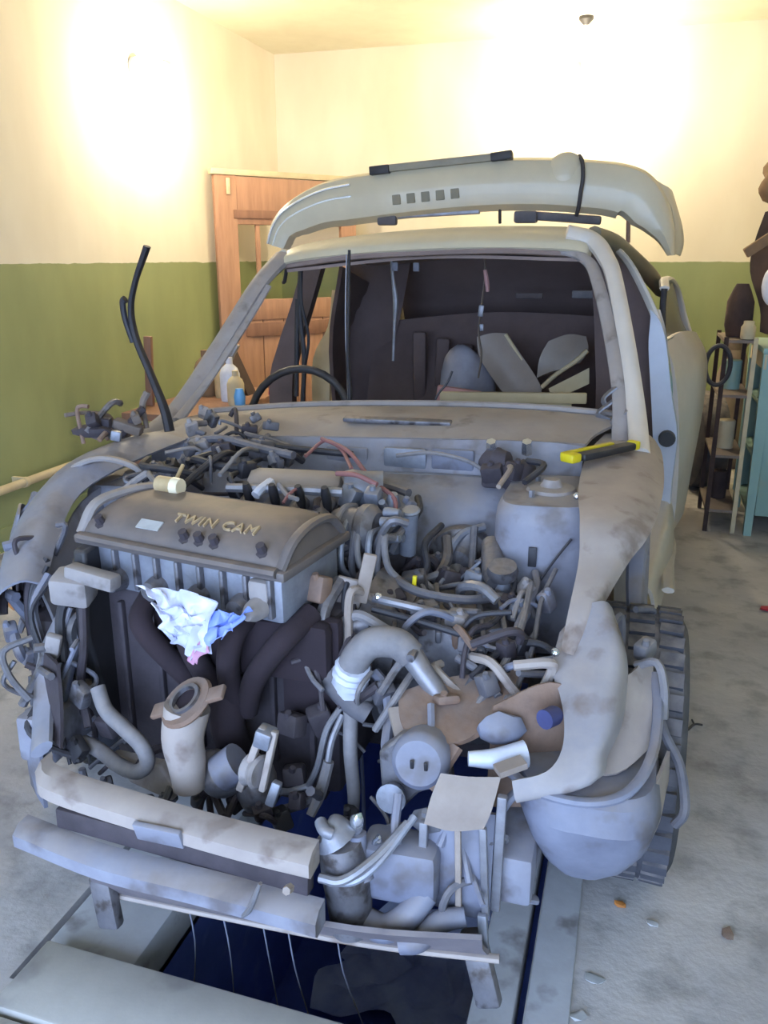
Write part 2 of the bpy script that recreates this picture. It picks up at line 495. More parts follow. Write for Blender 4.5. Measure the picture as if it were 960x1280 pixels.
# heating pipe along the green wall
t = thing('heating_pipe', (XL + .07, 1.0, 0), 'pale heating pipe running low along the green side wall', 'pipe')
part('pipe_run', MB().tube([(XL + .07, -2.6, .335), (XL + .07, 1, .335), (XL + .07, 3.6, .335)], .022, 12, 1), cream_m, t)
for y in (-1.2, .2, 1.6, 3.0):
    part('bracket', MB().box((XL + .03, y, .335), (.06, .02, .05)).tube([(XL + .07, y - .012, .335), (XL + .07, y + .012, .335)], .027, 12, 1), cream_m, t)

# lamps: a bare bulb hanging before the back wall, a bulkhead bulb on the side wall
t = thing('pendant_lamp', (.20, 4.72, ZC), 'bare bulb hanging on a cord from the ceiling before the back wall', 'lamp')
part('ceiling_hook', MB().lathe([(0, 0), (.05, 0), (.05, -.02), (.02, -.05), (0, -.05)], (.20, 4.72, ZC), seg=16), plastic_k, t)
part('cord', MB().tube([(.20, 4.72, ZC - .04), (.19, 4.72, 2.86), (.17, 4.72, 2.72)], .004, 6), white_pl, t)
part('socket', MB().lathe([(0, .09), (.016, .09), (.024, .05), (.024, 0), (0, 0)], (.17, 4.72, 2.63), seg=14), white_pl, t)
part('bulb', MB().lathe([(0, -.12), (.03, -.112), (.05, -.085), (.055, -.055), (.045, -.02), (.022, .01), (.02, .02), (0, .02)], (.17, 4.72, 2.63), seg=20), emit('bulb_glow_back', LAMP_COL, LAMP_BACK), t)
t = thing('wall_lamp', (XL, 3.05, 2.5), 'bare bulb in a round holder high on the side wall', 'lamp')
part('base_plate', MB().lathe([(0, 0), (.07, 0), (.07, .025), (.03, .05), (0, .05)], (XL, 3.05, 2.5), (1, 0, 0), seg=18), white_pl, t)
part('arm', MB().tube([(XL + .04, 3.05, 2.5), (XL + .14, 3.05, 2.54), (XL + .24, 3.05, 2.52), (XL + .22, 3.05, 2.47)], .008, 8), white_pl, t)
part('socket', MB().lathe([(0, .06), (.024, .06), (.024, 0), (0, 0)], (XL + .22, 3.05, 2.43), seg=14), white_pl, t)
part('bulb', MB().lathe([(0, -.12), (.03, -.112), (.05, -.085), (.055, -.055), (.045, -.02), (.022, .01), (0, .01)], (XL + .22, 3.05, 2.43), seg=20), emit('bulb_glow_side', LAMP_COL, LAMP_SIDE), t)

# ------------------------------------------------------------------ brown wooden door leaning across the corner
A = V(-2.24, 3.87, 0); U = (V(-1.6, 4.7, 0) - A).normalized(); Nn = V(U.y, -U.x, 0)
MD = Matrix((U, -Nn, V(0, 0, 1))).transposed().to_4x4(); MD.translation = A
def dbox(u0, u1, z0, z1, d0=-.02, d1=.02, bev=.004):
    return MB(MD).box(((u0 + u1) / 2, (d0 + d1) / 2, (z0 + z1) / 2), (u1 - u0, d1 - d0, z1 - z0), bev=bev)
t = thing('door_leaf', A + U * .6, 'brown wooden glazed door frame propped across the corner behind the car', 'door')
for q in ((0, .17, 0, 2.0), (1.06, 1.2, 0, 1.97)): part('stile', dbox(*q), wood, t)
part('top_rail', dbox(.17, 1.06, 1.66, 1.985), wood, t)
part('middle_rail', dbox(.17, 1.06, .98, 1.13), wood, t)
part('bottom_rail', dbox(.17, 1.06, 0, .22), wood, t)
part('mullion', dbox(.32, .35, 1.13, 1.66, -.015, .015), wood, t)
part('top_molding', dbox(-.02, 1.22, 1.99, 2.03, -.03, .03), cream_m, t)
part('groove_panel', dbox(.14, 1.06, 1.70, 1.76, -.028, .0), wood_d, t)
part('groove_panel', dbox(.2, 1.04, .86, .96, -.028, .0), wood_d, t)
for k in range(5): part('board', dbox(.17 + k * .178, .17 + k * .178 + .172, .22, .98, -.012, .012), wood, t)
part('hinge', dbox(.09, .12, 1.86, 1.97, -.03, -.02), cream_m, t)

# ------------------------------------------------------------------ the car
car = thing('car', (0.05, 1.9, 0), 'stripped silver saloon car over the pit without hood, bumper, windscreen or wings', 'car')
def tl(x, y, z): return (x, y, z + .038 * x)           # the car sags towards its far side
def TL(pts): return [tl(*p) for p in pts]
def sub(name, mb, m, parent, **k): return part(name, mb, m, parent, **k)
def cp(name, mb, m, **k): return part(name, mb, m, car, **k)

CX = -.07
# roof
rows = []
for y, z, w in ((1.28, 1.455, .60), (1.31, 1.487, .60), (1.42, 1.520, .595), (1.8, 1.545, .58), (2.3, 1.54, .565), (2.62, 1.50, .555)):
    rows.append(TL([(CX - w, y + .05, z - .055), (CX - w * .93, y + .02, z - .02), (CX - w * .55, y, z), (CX, y - .02, z + .008), (CX + w * .55, y, z), (CX + w * .93, y + .02, z - .02), (CX + w, y + .05, z - .055)]))
cp('roof', MB().grid(rows, 4, 4, .012), paint)
rows = [TL([(CX - .56, y, z - .05), (CX, y, z - .02), (CX + .56, y, z - .05)]) for y, z in ((1.33, 1.46), (1.9, 1.50), (2.6, 1.47))]
cp('headliner', MB().grid(rows, 5, 5, .012), liner_m)
cp('windscreen_header', MB().tube(TL([(CX - .57, 1.34, 1.425), (CX - .3, 1.30, 1.447), (CX, 1.29, 1.452), (CX + .3, 1.30, 1.447), (CX + .57, 1.34, 1.425)]), .022, 8, 5, .7), liner_m)
# pillars
def pillar(name, pts, r, m_, flat=.6, **k): return cp(name, MB().tube(TL(pts), r, 10, 6, flat, **k), m_)
pillar('windscreen_pillar', [(.745, .62, .86), (.725, .80, .955), (.68, 1.0, 1.135), (.62, 1.2, 1.335), (.585, 1.28, 1.405), (.53, 1.36, 1.468), (.44, 1.345, 1.50)], [.03, .030, .028, .028, .03, .034, .03], side_paint, .8)
pillar('windscreen_pillar', [(-.87, .62, .87), (-.83, .78, .95), (-.765, 1.0, 1.15), (-.695, 1.2, 1.355), (-.655, 1.36, 1.455)], [.05, .042, .04, .04, .046], bay_dusty)
pillar('pillar_inner_flange', [(.69, .72, .87), (.672, .85, 1.0), (.625, 1.03, 1.17), (.565, 1.2, 1.33), (.52, 1.29, 1.40), (.43, 1.325, 1.44), (.3, 1.315, 1.452)], [.03, .024, .024, .022, .022, .022, .018], bay_dusty)
pillar('pillar_inner_flange', [(-.79, .70, .92), (-.755, .86, 1.03), (-.70, 1.05, 1.2), (-.655, 1.2, 1.35)], [.024, .018, .018, .018], bay_dusty)
# torn windscreen seal flaps beside the driver-side pillar foot
for k, p in enumerate(([(.66, .86, 1.02), (.625, .85, .985), (.64, .84, .955)], [(.655, .84, .98), (.61, .83, .94), (.65, .82, .92)], [(.70, .8, .96), (.66, .78, .92), (.69, .77, .89)])):
    cp('seal_flap', MB().tube(TL(p), [.02, .016, .012], 6, 4, .3), steel)
for s, xs in ((-1, (-.655, -.70, -.68, -.66)),):
    cp('roof_rail', MB().tube(TL([(xs[0], 1.36, 1.455), (xs[1], 1.6, 1.445), (xs[1] + .01 * s, 2.0, 1.45), (xs[2], 2.5, 1.45), (xs[3], 2.75, 1.40)]), .03, 8, 5), paint)
# drip channel and door-opening flange, seen edge-on along the near side
cp('roof_rail', MB().tube([(.53, 1.42, 1.512), (.59, 1.62, 1.488), (.646, 1.9, 1.440), (.73, 2.2, 1.365), (.80, 2.4, 1.285)], [.028, .032, .036, .036, .034], 10, 5), mat('olive_rail_shade', rgb(128, 120, 100), rgb(100, 94, 80), .5, 6, .5))  # the rail's shade is put into its olive colour
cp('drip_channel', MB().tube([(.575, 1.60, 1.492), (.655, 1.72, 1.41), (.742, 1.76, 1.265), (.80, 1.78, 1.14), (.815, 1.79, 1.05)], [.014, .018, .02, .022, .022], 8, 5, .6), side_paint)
cp('window_dark_panel', MB().grid([[(.50, 1.97, 1.50), (.56, 1.97, 1.50), (.60, 1.97, 1.48)], [(.50, 1.97, 1.38), (.60, 1.97, 1.39), (.68, 1.97, 1.38)], [(.52, 1.97, 1.22), (.65, 1.97, 1.22), (.765, 1.95, 1.21)], [(.54, 1.97, 1.05), (.68, 1.96, 1.05), (.81, 1.94, 1.05)], [(.56, 1.97, .80), (.70, 1.96, .8), (.83, 1.94, .80)], [(.56, 1.97, .30), (.70, 1.96, .3), (.84, 1.94, .30)]], 4, 4, .02), inside)  # added dark panel standing in for the dark cabin behind the side window
# centre pillars
cp('centre_pillar', MB().grid([TL([(.775, 1.80, 1.20), (.79, 1.79, 1.20)]), TL([(.765, 1.80, 1.13), (.815, 1.79, 1.13)]), TL([(.765, 1.80, 1.05), (.835, 1.79, 1.05)]), TL([(.79, 1.80, .86), (.87, 1.79, .86)]), TL([(.81, 1.80, .70), (.905, 1.79, .70)]), TL([(.835, 1.80, .50), (.905, 1.79, .5)]), TL([(.85, 1.80, .30), (.91, 1.79, .30)])], 4, 4, .05), pillar_daylit_paint)
cp('door_striker', MB().lathe([(0, -.012), (.030, -.012), (.034, 0), (.034, .02), (0, .02)], tl(.862, 1.725, .685), (0, 1, 0), 18), plastic_k, label='dark round striker hole')
cp('pillar_highlight', MB().tube(TL([(.82, 1.775, 1.05), (.845, 1.77, .9), (.86, 1.77, .78)]), [.012, .02, .01], 8, 5), bright, label='bright highlight strip on the edge of the centre pillar')  # edge highlight put on as a strip of bright metal
cp('centre_pillar', MB().grid([TL([(-.80, 2.0, 1.46), (-.70, 2.0, 1.46)]), TL([(-.87, 2.0, 1.25), (-.77, 2.0, 1.25)]), TL([(-.95, 2.0, 1.05), (-.84, 2.0, 1.05)]), TL([(-1.0, 2.0, .85), (-.88, 2.0, .85)]), TL([(-1.0, 2.0, .3), (-.88, 2.0, .3)])], 4, 4, .06), inside)
cp('belt_guide', MB().tube(TL([(-.945, 1.96, 1.02), (-.98, 1.96, .93), (-1.0, 1.96, .82)]), [.008, .016, .016], 6), red_m, label='red plastic strip on the far centre pillar')
# rear body
cp('rear_quarter_panel', MB().grid([TL([(.60, 2.7, 1.42), (.60, 3.0, 1.3), (.62, 3.3, 1.12), (.66, 3.7, 1.02)]), TL([(.76, 2.62, 1.02), (.80, 2.9, 1.0), (.81, 3.2, .99), (.76, 3.7, .97)]), TL([(.84, 2.55, .8), (.87, 2.8, .86), (.87, 3.1, .86), (.78, 3.75, .8)]), TL([(.84, 2.50, .45), (.89, 2.6, .66), (.88, 3.1, .66), (.78, 3.75, .5)])], 4, 4, .008), side_paint)
cp('rear_quarter_panel', MB().grid([TL([(-.66, 2.6, 1.42), (-.62, 3.0, 1.28), (-.62, 3.3, 1.12), (-.62, 3.7, 1.02)]), TL([(-.80, 2.5, 1.02), (-.84, 2.9, 1.0), (-.84, 3.2, .99), (-.78, 3.7, .97)]), TL([(-.88, 2.5, .8), (-.90, 2.8, .86), (-.90, 3.1, .86), (-.8, 3.75, .8)]), TL([(-.88, 2.5, .45), (-.9, 2.6, .66), (-.9, 3.1, .66), (-.8, 3.75, .5)])], 4, 4, .008), paint)
cp('tail_panel', MB().grid([TL([(-.78, 3.7, 1.0), (0, 3.78, 1.0), (.76, 3.7, 1.0)]), TL([(-.78, 3.74, .7), (0, 3.82, .7), (.76, 3.74, .7)]), TL([(-.76, 3.7, .4), (0, 3.78, .4), (.74, 3.7, .4)])], 5, 4, .01), paint)
cp('boot_lid', MB().grid([TL([(-.62, 3.25, 1.06), (0, 3.22, 1.09), (.60, 3.25, 1.06)]), TL([(-.7, 3.72, 1.02), (0, 3.76, 1.04), (.68, 3.72, 1.02)])], 5, 4, .01), paint)
cp('rear_window', MB().grid([TL([(-.60, 2.66, 1.45), (0, 2.62, 1.49), (.54, 2.66, 1.45)]), TL([(-.63, 3.0, 1.25), (0, 2.98, 1.28), (.58, 3.0, 1.25)]), TL([(-.66, 3.26, 1.05), (0, 3.24, 1.08), (.62, 3.26, 1.05)])], 5, 4, .006), pane_k)  # opaque pane instead of clear glass, keeps the back lamp out of the cabin
cp('rear_trim', MB().grid([TL([(-.70, 2.15, 1.42), (-.66, 2.9, 1.25)]), TL([(-.80, 2.25, 1.0), (-.80, 2.9, 1.0)]), TL([(-.80, 2.4, .3), (-.80, 2.9, .3)])], 4, 4, .02), inside)
cp('rear_trim', MB().grid([TL([(.56, 2.2, 1.42), (.56, 2.9, 1.25)]), TL([(.70, 2.3, 1.0), (.70, 2.9, 1.0)]), TL([(.74, 2.4, .3), (.74, 2.9, .3)])], 4, 4, .02), inside)
cp('rear_trim', MB().grid([TL([(-.78, 2.5, 1.47), (-.45, 2.58, 1.47)]), TL([(-.80, 2.5, 1.2), (-.50, 2.58, 1.2)]), TL([(-.82, 2.5, .9), (-.55, 2.56, .9)]), TL([(-.82, 2.5, .3), (-.55, 2.56, .3)])], 4, 4, .02), inside)
cp('parcel_shelf', MB().box(tl(0, 3.0, .98), (1.3, .6, .03), bev=.008), inside)
cp('rear_seat_back', MB().grid([TL([(-.62, 2.72, 1.06), (0, 2.70, 1.10), (.60, 2.72, 1.06)]), TL([(-.64, 2.6, .8), (0, 2.56, .8), (.62, 2.6, .8)]), TL([(-.64, 2.5, .45), (0, 2.46, .45), (.62, 2.5, .45)])], 5, 5, .14), inside)
cp('rear_seat_cushion', MB().box(tl(0, 2.25, .42), (1.28, .55, .18), bev=.05), inside)
cp('floor_pan', MB().box(tl(0, 1.75, .24), (1.6, 2.7, .03), bev=.01), inside)
for s in (1, -1):
    cp('sill', MB().grid([TL([(s * .80 - .03, .72, .42), (s * .85 - .03, .72, .40), (s * .87 - .03, .72, .27), (s * .80 - .03, .72, .20)]), TL([(s * .83, 1.6, .42), (s * .90, 1.6, .40), (s * .92, 1.6, .27), (s * .85, 1.6, .20)]), TL([(s * .84, 2.5, .42), (s * .90, 2.5, .40), (s * .92, 2.5, .27), (s * .84, 2.5, .20)])], 4, 4, .012), side_paint)
cp('sill_flange', MB().tube([(.87, .78, .42), (.885, 1.2, .36), (.92, 1.75, .27), (.90, 2.3, .22)], [.02, .022, .02, .02], 8, 5, .5), side_paint)
cp('hinge_pillar', MB().grid([TL([(.66, .70, .87), (.765, .72, .87)]), TL([(.68, .72, .65), (.785, .74, .65)]), TL([(.70, .74, .35), (.80, .76, .35)])], 4, 4, .05), bay_dusty)
cp('hinge_pillar', MB().grid([TL([(-.86, .66, .90), (-.74, .68, .90)]), TL([(-.86, .68, .65), (-.76, .70, .65)]), TL([(-.87, .70, .35), (-.78, .72, .35)])], 4, 4, .05), bay)
# rear door, ajar
rd = cp('rear_door', MB().grid([
    TL([(.79, 1.84, 1.07), (.88, 2.15, 1.07), (.955, 2.6, 1.03), (.965, 2.66, 1.02)]),
    TL([(.84, 1.84, .95), (.95, 2.15, .95), (1.01, 2.6, .93), (1.02, 2.66, .92)]),
    TL([(.87, 1.84, .80), (.97, 2.15, .80), (1.025, 2.6, .80), (1.03, 2.64, .80)]),
    TL([(.89, 1.84, .62), (.97, 2.15, .62), (1.015, 2.52, .62), (1.02, 2.56, .62)]),
    TL([(.90, 1.84, .42), (.965, 2.15, .42), (.985, 2.36, .42), (.99, 2.40, .42)]),
    TL([(.90, 1.84, .26), (.95, 2.1, .26), (.965, 2.26, .26), (.97, 2.3, .26)])], 4, 4, .03), side_paint)
sub('window_frame', MB().tube(TL([(.80, 1.84, 1.28), (.80, 2.0, 1.31), (.835, 2.3, 1.30), (.875, 2.52, 1.24), (.915, 2.62, 1.13), (.955, 2.65, 1.03)]), .020, 8, 6, .6), side_paint, rd)
sub('window_frame', MB().tube(TL([(.815, 1.84, 1.07), (.80, 1.84, 1.2), (.80, 1.84, 1.28)]), .018, 8, 3, .7), rubber, rd)
sub('window_glass', MB().grid([TL([(.80, 1.86, 1.27), (.84, 2.3, 1.285), (.865, 2.48, 1.24)]), TL([(.81, 1.86, 1.15), (.865, 2.3, 1.16), (.91, 2.58, 1.10)]), TL([(.82, 1.86, 1.06), (.895, 2.3, 1.05), (.95, 2.62, 1.03)])], 4, 4, .004), mat('dusty_glass', rgb(120, 112, 112), rgb(96, 90, 92), .5, 6, .25), rd)
sub('belt_molding', MB().tube(TL([(.82, 1.84, 1.075), (.885, 2.15, 1.075), (.96, 2.62, 1.03)]), .014, 6, 4, .6), bright, rd)
sub('edge_highlight', MB().tube(TL([(.97, 2.665, 1.0), (1.035, 2.66, .85), (1.035, 2.62, .72), (1.015, 2.52, .55), (.99, 2.36, .36), (.97, 2.28, .26)]), .010, 6, 5), bright, rd)  # door edge with its highlight put in as bright metal

# scuttle / cowl
cp('cowl_top', MB().grid([TL([(-.74, .46, .905), (-.4, .50, .915), (0, .52, .915), (.4, .53, .912), (.595, .56, .90)]), TL([(-.76, .62, .93), (-.4, .66, .945), (0, .68, .95), (.4, .68, .94), (.62, .70, .905)]), TL([(-.77, .80, .925), (-.4, .86, .945), (0, .88, .95), (.4, .86, .945), (.70, .84, .925)])], 4, 4, .01), bay_dusty)
cp('vent_slot', MB().box(tl(.02, .62, .947), (.34, .035, .014), (.12, 0, .05), bev=.004), alu, label='long grey grille slot in the cowl')
cp('cowl_rear_ridge', MB().tube(TL([(-.78, .84, .925), (-.4, .90, .945), (0, .92, .95), (.4, .90, .945), (.70, .88, .925)]), .014, 8, 5), bay_dusty)
cp('scuttle_face', MB().grid([TL([(-.74, .46, .905), (-.35, .50, .91), (.1, .515, .91), (.45, .52, .91), (.59, .54, .895)]), TL([(-.74, .45, .86), (-.35, .475, .86), (.1, .49, .86), (.45, .495, .86), (.59, .52, .855)]), TL([(-.74, .44, .81), (-.35, .465, .81), (.1, .475, .815), (.45, .48, .81), (.59, .50, .81)])], 4, 4, .008), bay)
for x0, x1, mm in ((.02, .15, alu_lt), (.165, .29, plastic_b), (-.16, -.03, bay)):
    cp('scuttle_plate', MB().box(tl((x0 + x1) / 2, .478, .862), (x1 - x0, .012, .062), bev=.006), mm)
cp('scuttle_lip', MB().tube(TL([(-.6, .45, .812), (-.2, .455, .812), (.15, .455, .818), (.38, .45, .808), (.44, .43, .79)]), .011, 8, 5, .8), alu_lt)
cp('firewall', MB().grid([
    TL([(-.72, .46, .82), (-.3, .455, .815), (.05, .44, .815), (.25, .44, .815), (.45, .45, .80), (.68, .5, .80)]),
    TL([(-.72, .44, .76), (-.3, .40, .775), (.05, .36, .785), (.25, .36, .785), (.42, .40, .77), (.68, .5, .76)]),
    TL([(-.72, .42, .70), (-.3, .35, .72), (.05, .31, .735), (.25, .31, .735), (.41, .37, .72), (.68, .5, .7)]),
    TL([(-.72, .42, .58), (-.3, .33, .6), (.05, .29, .6), (.25, .29, .6), (.41, .36, .6), (.68, .5, .58)]),
    TL([(-.72, .50, .3), (-.3, .40, .3), (.05, .36, .3), (.25, .36, .3), (.41, .42, .3), (.68, .55, .3)])], 4, 4, .01), bay)
cp('firewall_grommet', MB().lathe([(0, -.015), (.02, -.015), (.034, -.005), (.036, .01), (0, .01)], tl(.125, .30, .69), (0, 1, 0), 18), rubber_g)
cp('brake_booster', MB().lathe([(0, -.06), (.035, -.055), (.05, -.035), (.085, -.02), (.09, .0), (.08, .05), (0, .06)], tl(.30, .27, .64), (0, 1, 0), 22), alu)
cp('wiper_motor', MB().tube([(.33, .43, .90), (.36, .42, .885), (.40, .41, .89)], [.03, .045, .03], 10, 3).blob((.43, .40, .86), (.05, .04, .05), 4, .2).box((.36, .40, .845), (.06, .05, .05), bev=.01), iron)
for x, y in ((.348, .42), (.443, .445)):
    cp('wiper_nut', MB().lathe([(0, .02), (.014, .02), (.016, 0), (.016, -.02), (0, -.02)], (x, y, .928), (0, -.5, 1), 6), bright, label='bright wiper spindle nut')
# strut towers and aprons
def tower(x0, x1, y0, y1, z0, zt, m_):
    cx, cy, w, d = (x0 + x1) / 2, (y0 + y1) / 2, (x1 - x0) / 2, (y1 - y0) / 2
    rings = []
    for k, (s, z) in enumerate(((1.04, z0), (1.02, (z0 + zt) / 2), (1.0, zt - .05), (.97, zt - .02), (.88, zt))):
        ring = []
        for i in range(28):
            a = 2 * math.pi * i / 28
            c, sn = math.cos(a), math.sin(a)
            e = .5
            ring.append(tl(cx + w * s * math.copysign(abs(c) ** e, c), cy + d * s * math.copysign(abs(sn) ** e, sn), z))
        rings.append(ring)
    return MB().loft(rings)
st = cp('strut_tower', tower(.40, .66, .10, .46, .46, .835, None), bay)
sub('strut_cap', MB().lathe([(0, .03), (.02, .03), (.03, .012), (.06, .008), (.065, 0), (0, 0)], tl(.53, .28, .835), seg=20), bay_dusty, st)
for a in (0, 2.1, 4.2):
    sub('bolt', MB().lathe([(0, .018), (.008, .018), (.008, 0), (0, 0)], tl(.53 + .085 * math.cos(a), .28 + .085 * math.sin(a), .835), seg=6), steel, st)
cp('tower_slot', MB().box(tl(.51, .092, .715), (.02, .006, .05), bev=.002), rubber, label='dark slot in the strut tower')
cp('ground_cable', MB().tube([(.60, .09, .79), (.565, .07, .74), (.53, .065, .68), (.50, .06, .64)], .0035, 6), rubber, label='thin black cable on the strut tower')
st = cp('strut_tower', tower(-.80, -.54, .12, .46, .45, .835, None), bay)
sub('strut_cap', MB().lathe([(0, .03), (.02, .03), (.03, .012), (.06, .008), (.065, 0), (0, 0)], tl(-.67, .29, .835), seg=20), bay_dusty, st)
cp('tower_arch', MB().tube([(-.80, .10, .76), (-.79, .10, .85), (-.70, .11, .895), (-.60, .12, .88), (-.545, .13, .83)], .016, 8, 5, .6), bay_dusty)
# near side apron: the bare inner wing that narrows towards the front
cp('inner_wing', MB().grid([
    [(.64, .78, .905), (.70, .82, .905), (.76, .84, .90), (.785, .86, .88)],
    [(.603, .56, .89), (.69, .62, .895), (.77, .70, .892), (.805, .72, .865)],
    [(.60, .24, .875), (.67, .26, .88), (.75, .32, .875), (.805, .38, .85)],
    [(.62, .03, .855), (.66, .02, .858), (.725, .03, .85), (.775, .08, .83)],
    [(.629, -.08, .80), (.656, -.083, .80), (.698, -.071, .80), (.73, -.024, .79)],
    [(.625, -.20, .74), (.644, -.213, .74), (.664, -.207, .74), (.681, -.158, .73)],
    [(.62, -.262, .67), (.63, -.282, .67), (.642, -.286, .67), (.651, -.253, .66)]], 4, 4, .007), bay_rust)
cp('wing_wall', MB().grid([
    [(.615, .50, .86), (.63, .2, .83), (.635, 0, .80), (.635, -.18, .75), (.62, -.28, .66), (.66, -.36, .60)],
    [(.63, .50, .65), (.65, .2, .63), (.66, 0, .60), (.67, -.15, .60), (.68, -.28, .56), (.70, -.36, .50)],
    [(.63, .50, .42), (.65, .2, .42), (.66, 0, .42), (.68, -.15, .42), (.70, -.28, .42), (.70, -.38, .40)]], 4, 4, .007), bay_rust)
cp('wing_brace', MB().tube([(.775, .42, .80), (.755, .25, .70), (.765, .1, .585), (.79, .0, .545)], [.022, .024, .02, .018], 8, 5, .6), plastic_b, label='blue-grey brace behind the inner wing')
cp('wing_brace', MB().tube([(.80, .1, .56), (.82, -.1, .545), (.835, -.12, .45), (.84, -.22, .40)], [.008, .009, .009, .009], 6), steel)
cp('brake_hose', MB().tube([(.795, .05, .55), (.81, -.12, .52), (.83, -.16, .44), (.845, -.25, .42), (.80, -.3, .42)], .008, 8), rubber_g)
cp('headlamp_ring', MB().grid([
    [(.612, -.20, .675), (.651, -.20, .735), (.685, -.19, .75), (.70, -.17, .73)],
    [(.605, -.30, .640), (.67, -.305, .672), (.718, -.29, .695), (.735, -.26, .67)],
    [(.627, -.36, .618), (.68, -.37, .644), (.72, -.35, .648), (.74, -.31, .62)],
    [(.640, -.42, .594), (.682, -.425, .601), (.717, -.41, .612), (.735, -.37, .58)],
    [(.640, -.47, .565), (.669, -.475, .562), (.699, -.465, .572), (.715, -.43, .55)],
    [(.616, -.51, .544), (.643, -.515, .527), (.685, -.505, .532), (.70, -.48, .53)],
    [(.559, -.53, .529), (.563, -.535, .513), (.568, -.53, .492), (.57, -.51, .49)]], 4, 4, .008), mat('wing_primer', rgb(168, 160, 158), rgb(132, 132, 144), .8, 6, .7, 0, .2, DUST, .3, spots=rgb(118, 104, 98), spot_scale=11, spot_amt=.38))
cp('headlamp_panel', MB().grid([
    [(.50, -.40, .60), (.60, -.35, .64), (.68, -.32, .60)],
    [(.50, -.42, .50), (.60, -.38, .50), (.69, -.34, .50)],
    [(.50, -.44, .40), (.60, -.41, .40), (.68, -.38, .40)]], 4, 4, .006), rust)
cp('indicator_socket', MB().lathe([(0, -.008), (.016, -.008), (.019, 0), (.019, .03), (0, .03)], (.618, -.405, .60), (-.6, -1, .1), 14), mat('navy_socket', rgb(70, 74, 120), rgb(50, 52, 90), .5, 12, .5), label='dark blue lamp socket inside the headlamp ring')
# wheel-arch liner: the big faceted grey tub low on the near corner
rings = []
for z, x0, x1, yf, yb in ((.505, .56, .812, -.505, -.24), (.49, .555, .82, -.52, -.22), (.44, .56, .828, -.53, -.20), (.37, .58, .815, -.505, -.20), (.31, .605, .785, -.47, -.2), (.265, .635, .745, -.43, -.22)):
    ring = []
    for i in range(26):
        a = 2 * math.pi * i / 26
        c, s = math.cos(a), math.sin(a)
        e = .62
        ring.append(((x0 + x1) / 2 + (x1 - x0) / 2 * math.copysign(abs(c) ** e, c), (yf + yb) / 2 + (yb - yf) / 2 * math.copysign(abs(s) ** e, s), z))
    rings.append(ring)
al = cp('wheel_arch_liner', MB().loft(rings), plastic_b, angle=30)
sub('rim_flange', MB().tube([(.545, -.46, .50), (.60, -.515, .505), (.69, -.525, .505), (.76, -.49, .515), (.80, -.40, .54), (.81, -.28, .575), (.80, -.2, .61)], .011, 8, 5, .8), plastic_b, al)
sub('edge_panel', MB().grid([[(.75, -.495, .49), (.80, -.44, .50), (.832, -.32, .51)], [(.765, -.50, .40), (.815, -.42, .40), (.835, -.30, .41)], [(.735, -.455, .31), (.785, -.40, .32), (.80, -.3, .33)]], 4, 4, .006), bay_rust, al, label='paler outer edge of the liner')
cp('liner_support', MB().grid([[(.70, -.30, .62), (.75, -.25, .63), (.79, -.15, .64)], [(.68, -.36, .54), (.745, -.33, .56), (.80, -.25, .58)], [(.66, -.43, .50), (.74, -.43, .51), (.80, -.35, .53)]], 4, 4, .006), bay_rust)
cp('bumper_stay', MB().tube([(.60, -.48, .50), (.555, -.50, .47), (.53, -.51, .40), (.545, -.51, .32), (.58, -.49, .25), (.61, -.46, .22)], .011, 8, 6, .7), plastic_b)
cp('overflow_hose', MB().tube([(.80, -.18, .58), (.825, -.28, .53), (.86, -.30, .47), (.875, -.34, .40), (.86, -.34, .36)], .010, 8), rubber_g)

# ------------------------------------------------------------------ wheels
def tyre_mesh(c, R0=.315, w=.20, ax=(1, 0, 0)):
    hw = w / 2
    prof = [(R0 * .62, -hw * .8), (R0 * .72, -hw * .98), (R0 * .88, -hw), (R0 * .965, -hw * .86), (R0 * .985, -hw * .7), (R0 * .985, hw * .7), (R0 * .965, hw * .86), (R0 * .88, hw), (R0 * .72, hw * .98), (R0 * .62, hw * .8)]
    return MB().lathe(prof, c, ax, 40, closed=True)
def tread(c, R0=.315, w=.20, n=40, ax=(1, 0, 0)):
    mb = MB(); c = Vector(c)
    for k in range(n):
        a = 2 * math.pi * k / n
        for j, (o, ww, sk) in enumerate(((-.066, .05, .1), (-.004, .055, .0), (.06, .05, -.1))):
            aa = a + (.5 * math.pi / n if j % 2 else 0)
            p = c + V(o * w / .2, math.cos(aa) * R0 * .987, math.sin(aa) * R0 * .987)
            mb.box(p, (ww * w / .2, R0 * 2 * math.pi / n * .68, .014), (aa - math.pi / 2, 0, sk))
    return mb
def wheel(c, rim=True):
    w = cp('wheel', tyre_mesh(c), tyre_m)
    sub('tread', tread(c), tyre_m, w, smooth=False)
    mb = MB().lathe([(0, -.03), (.05, -.03), (.09, -.01), (.14, -.02), (.17, .0), (.19, .06), (.195, .085), (.2, .07), (.19, -.08), (.0, -.075)], c, (1, 0, 0), 28)
    sub('rim', mb, steel, w)
    return w
wheel((.778, .02, .330)); wheel((.86, 2.82, .30)); wheel((-.80, 2.82, .29))
wheel((-.675, .12, .30))

# ------------------------------------------------------------------ engine
MV = Matrix.Translation((-.185, -.215, .815)) @ Matrix.Rotation(math.radians(-10), 4, 'Z') @ Matrix.Rotation(math.radians(2), 4, 'X')
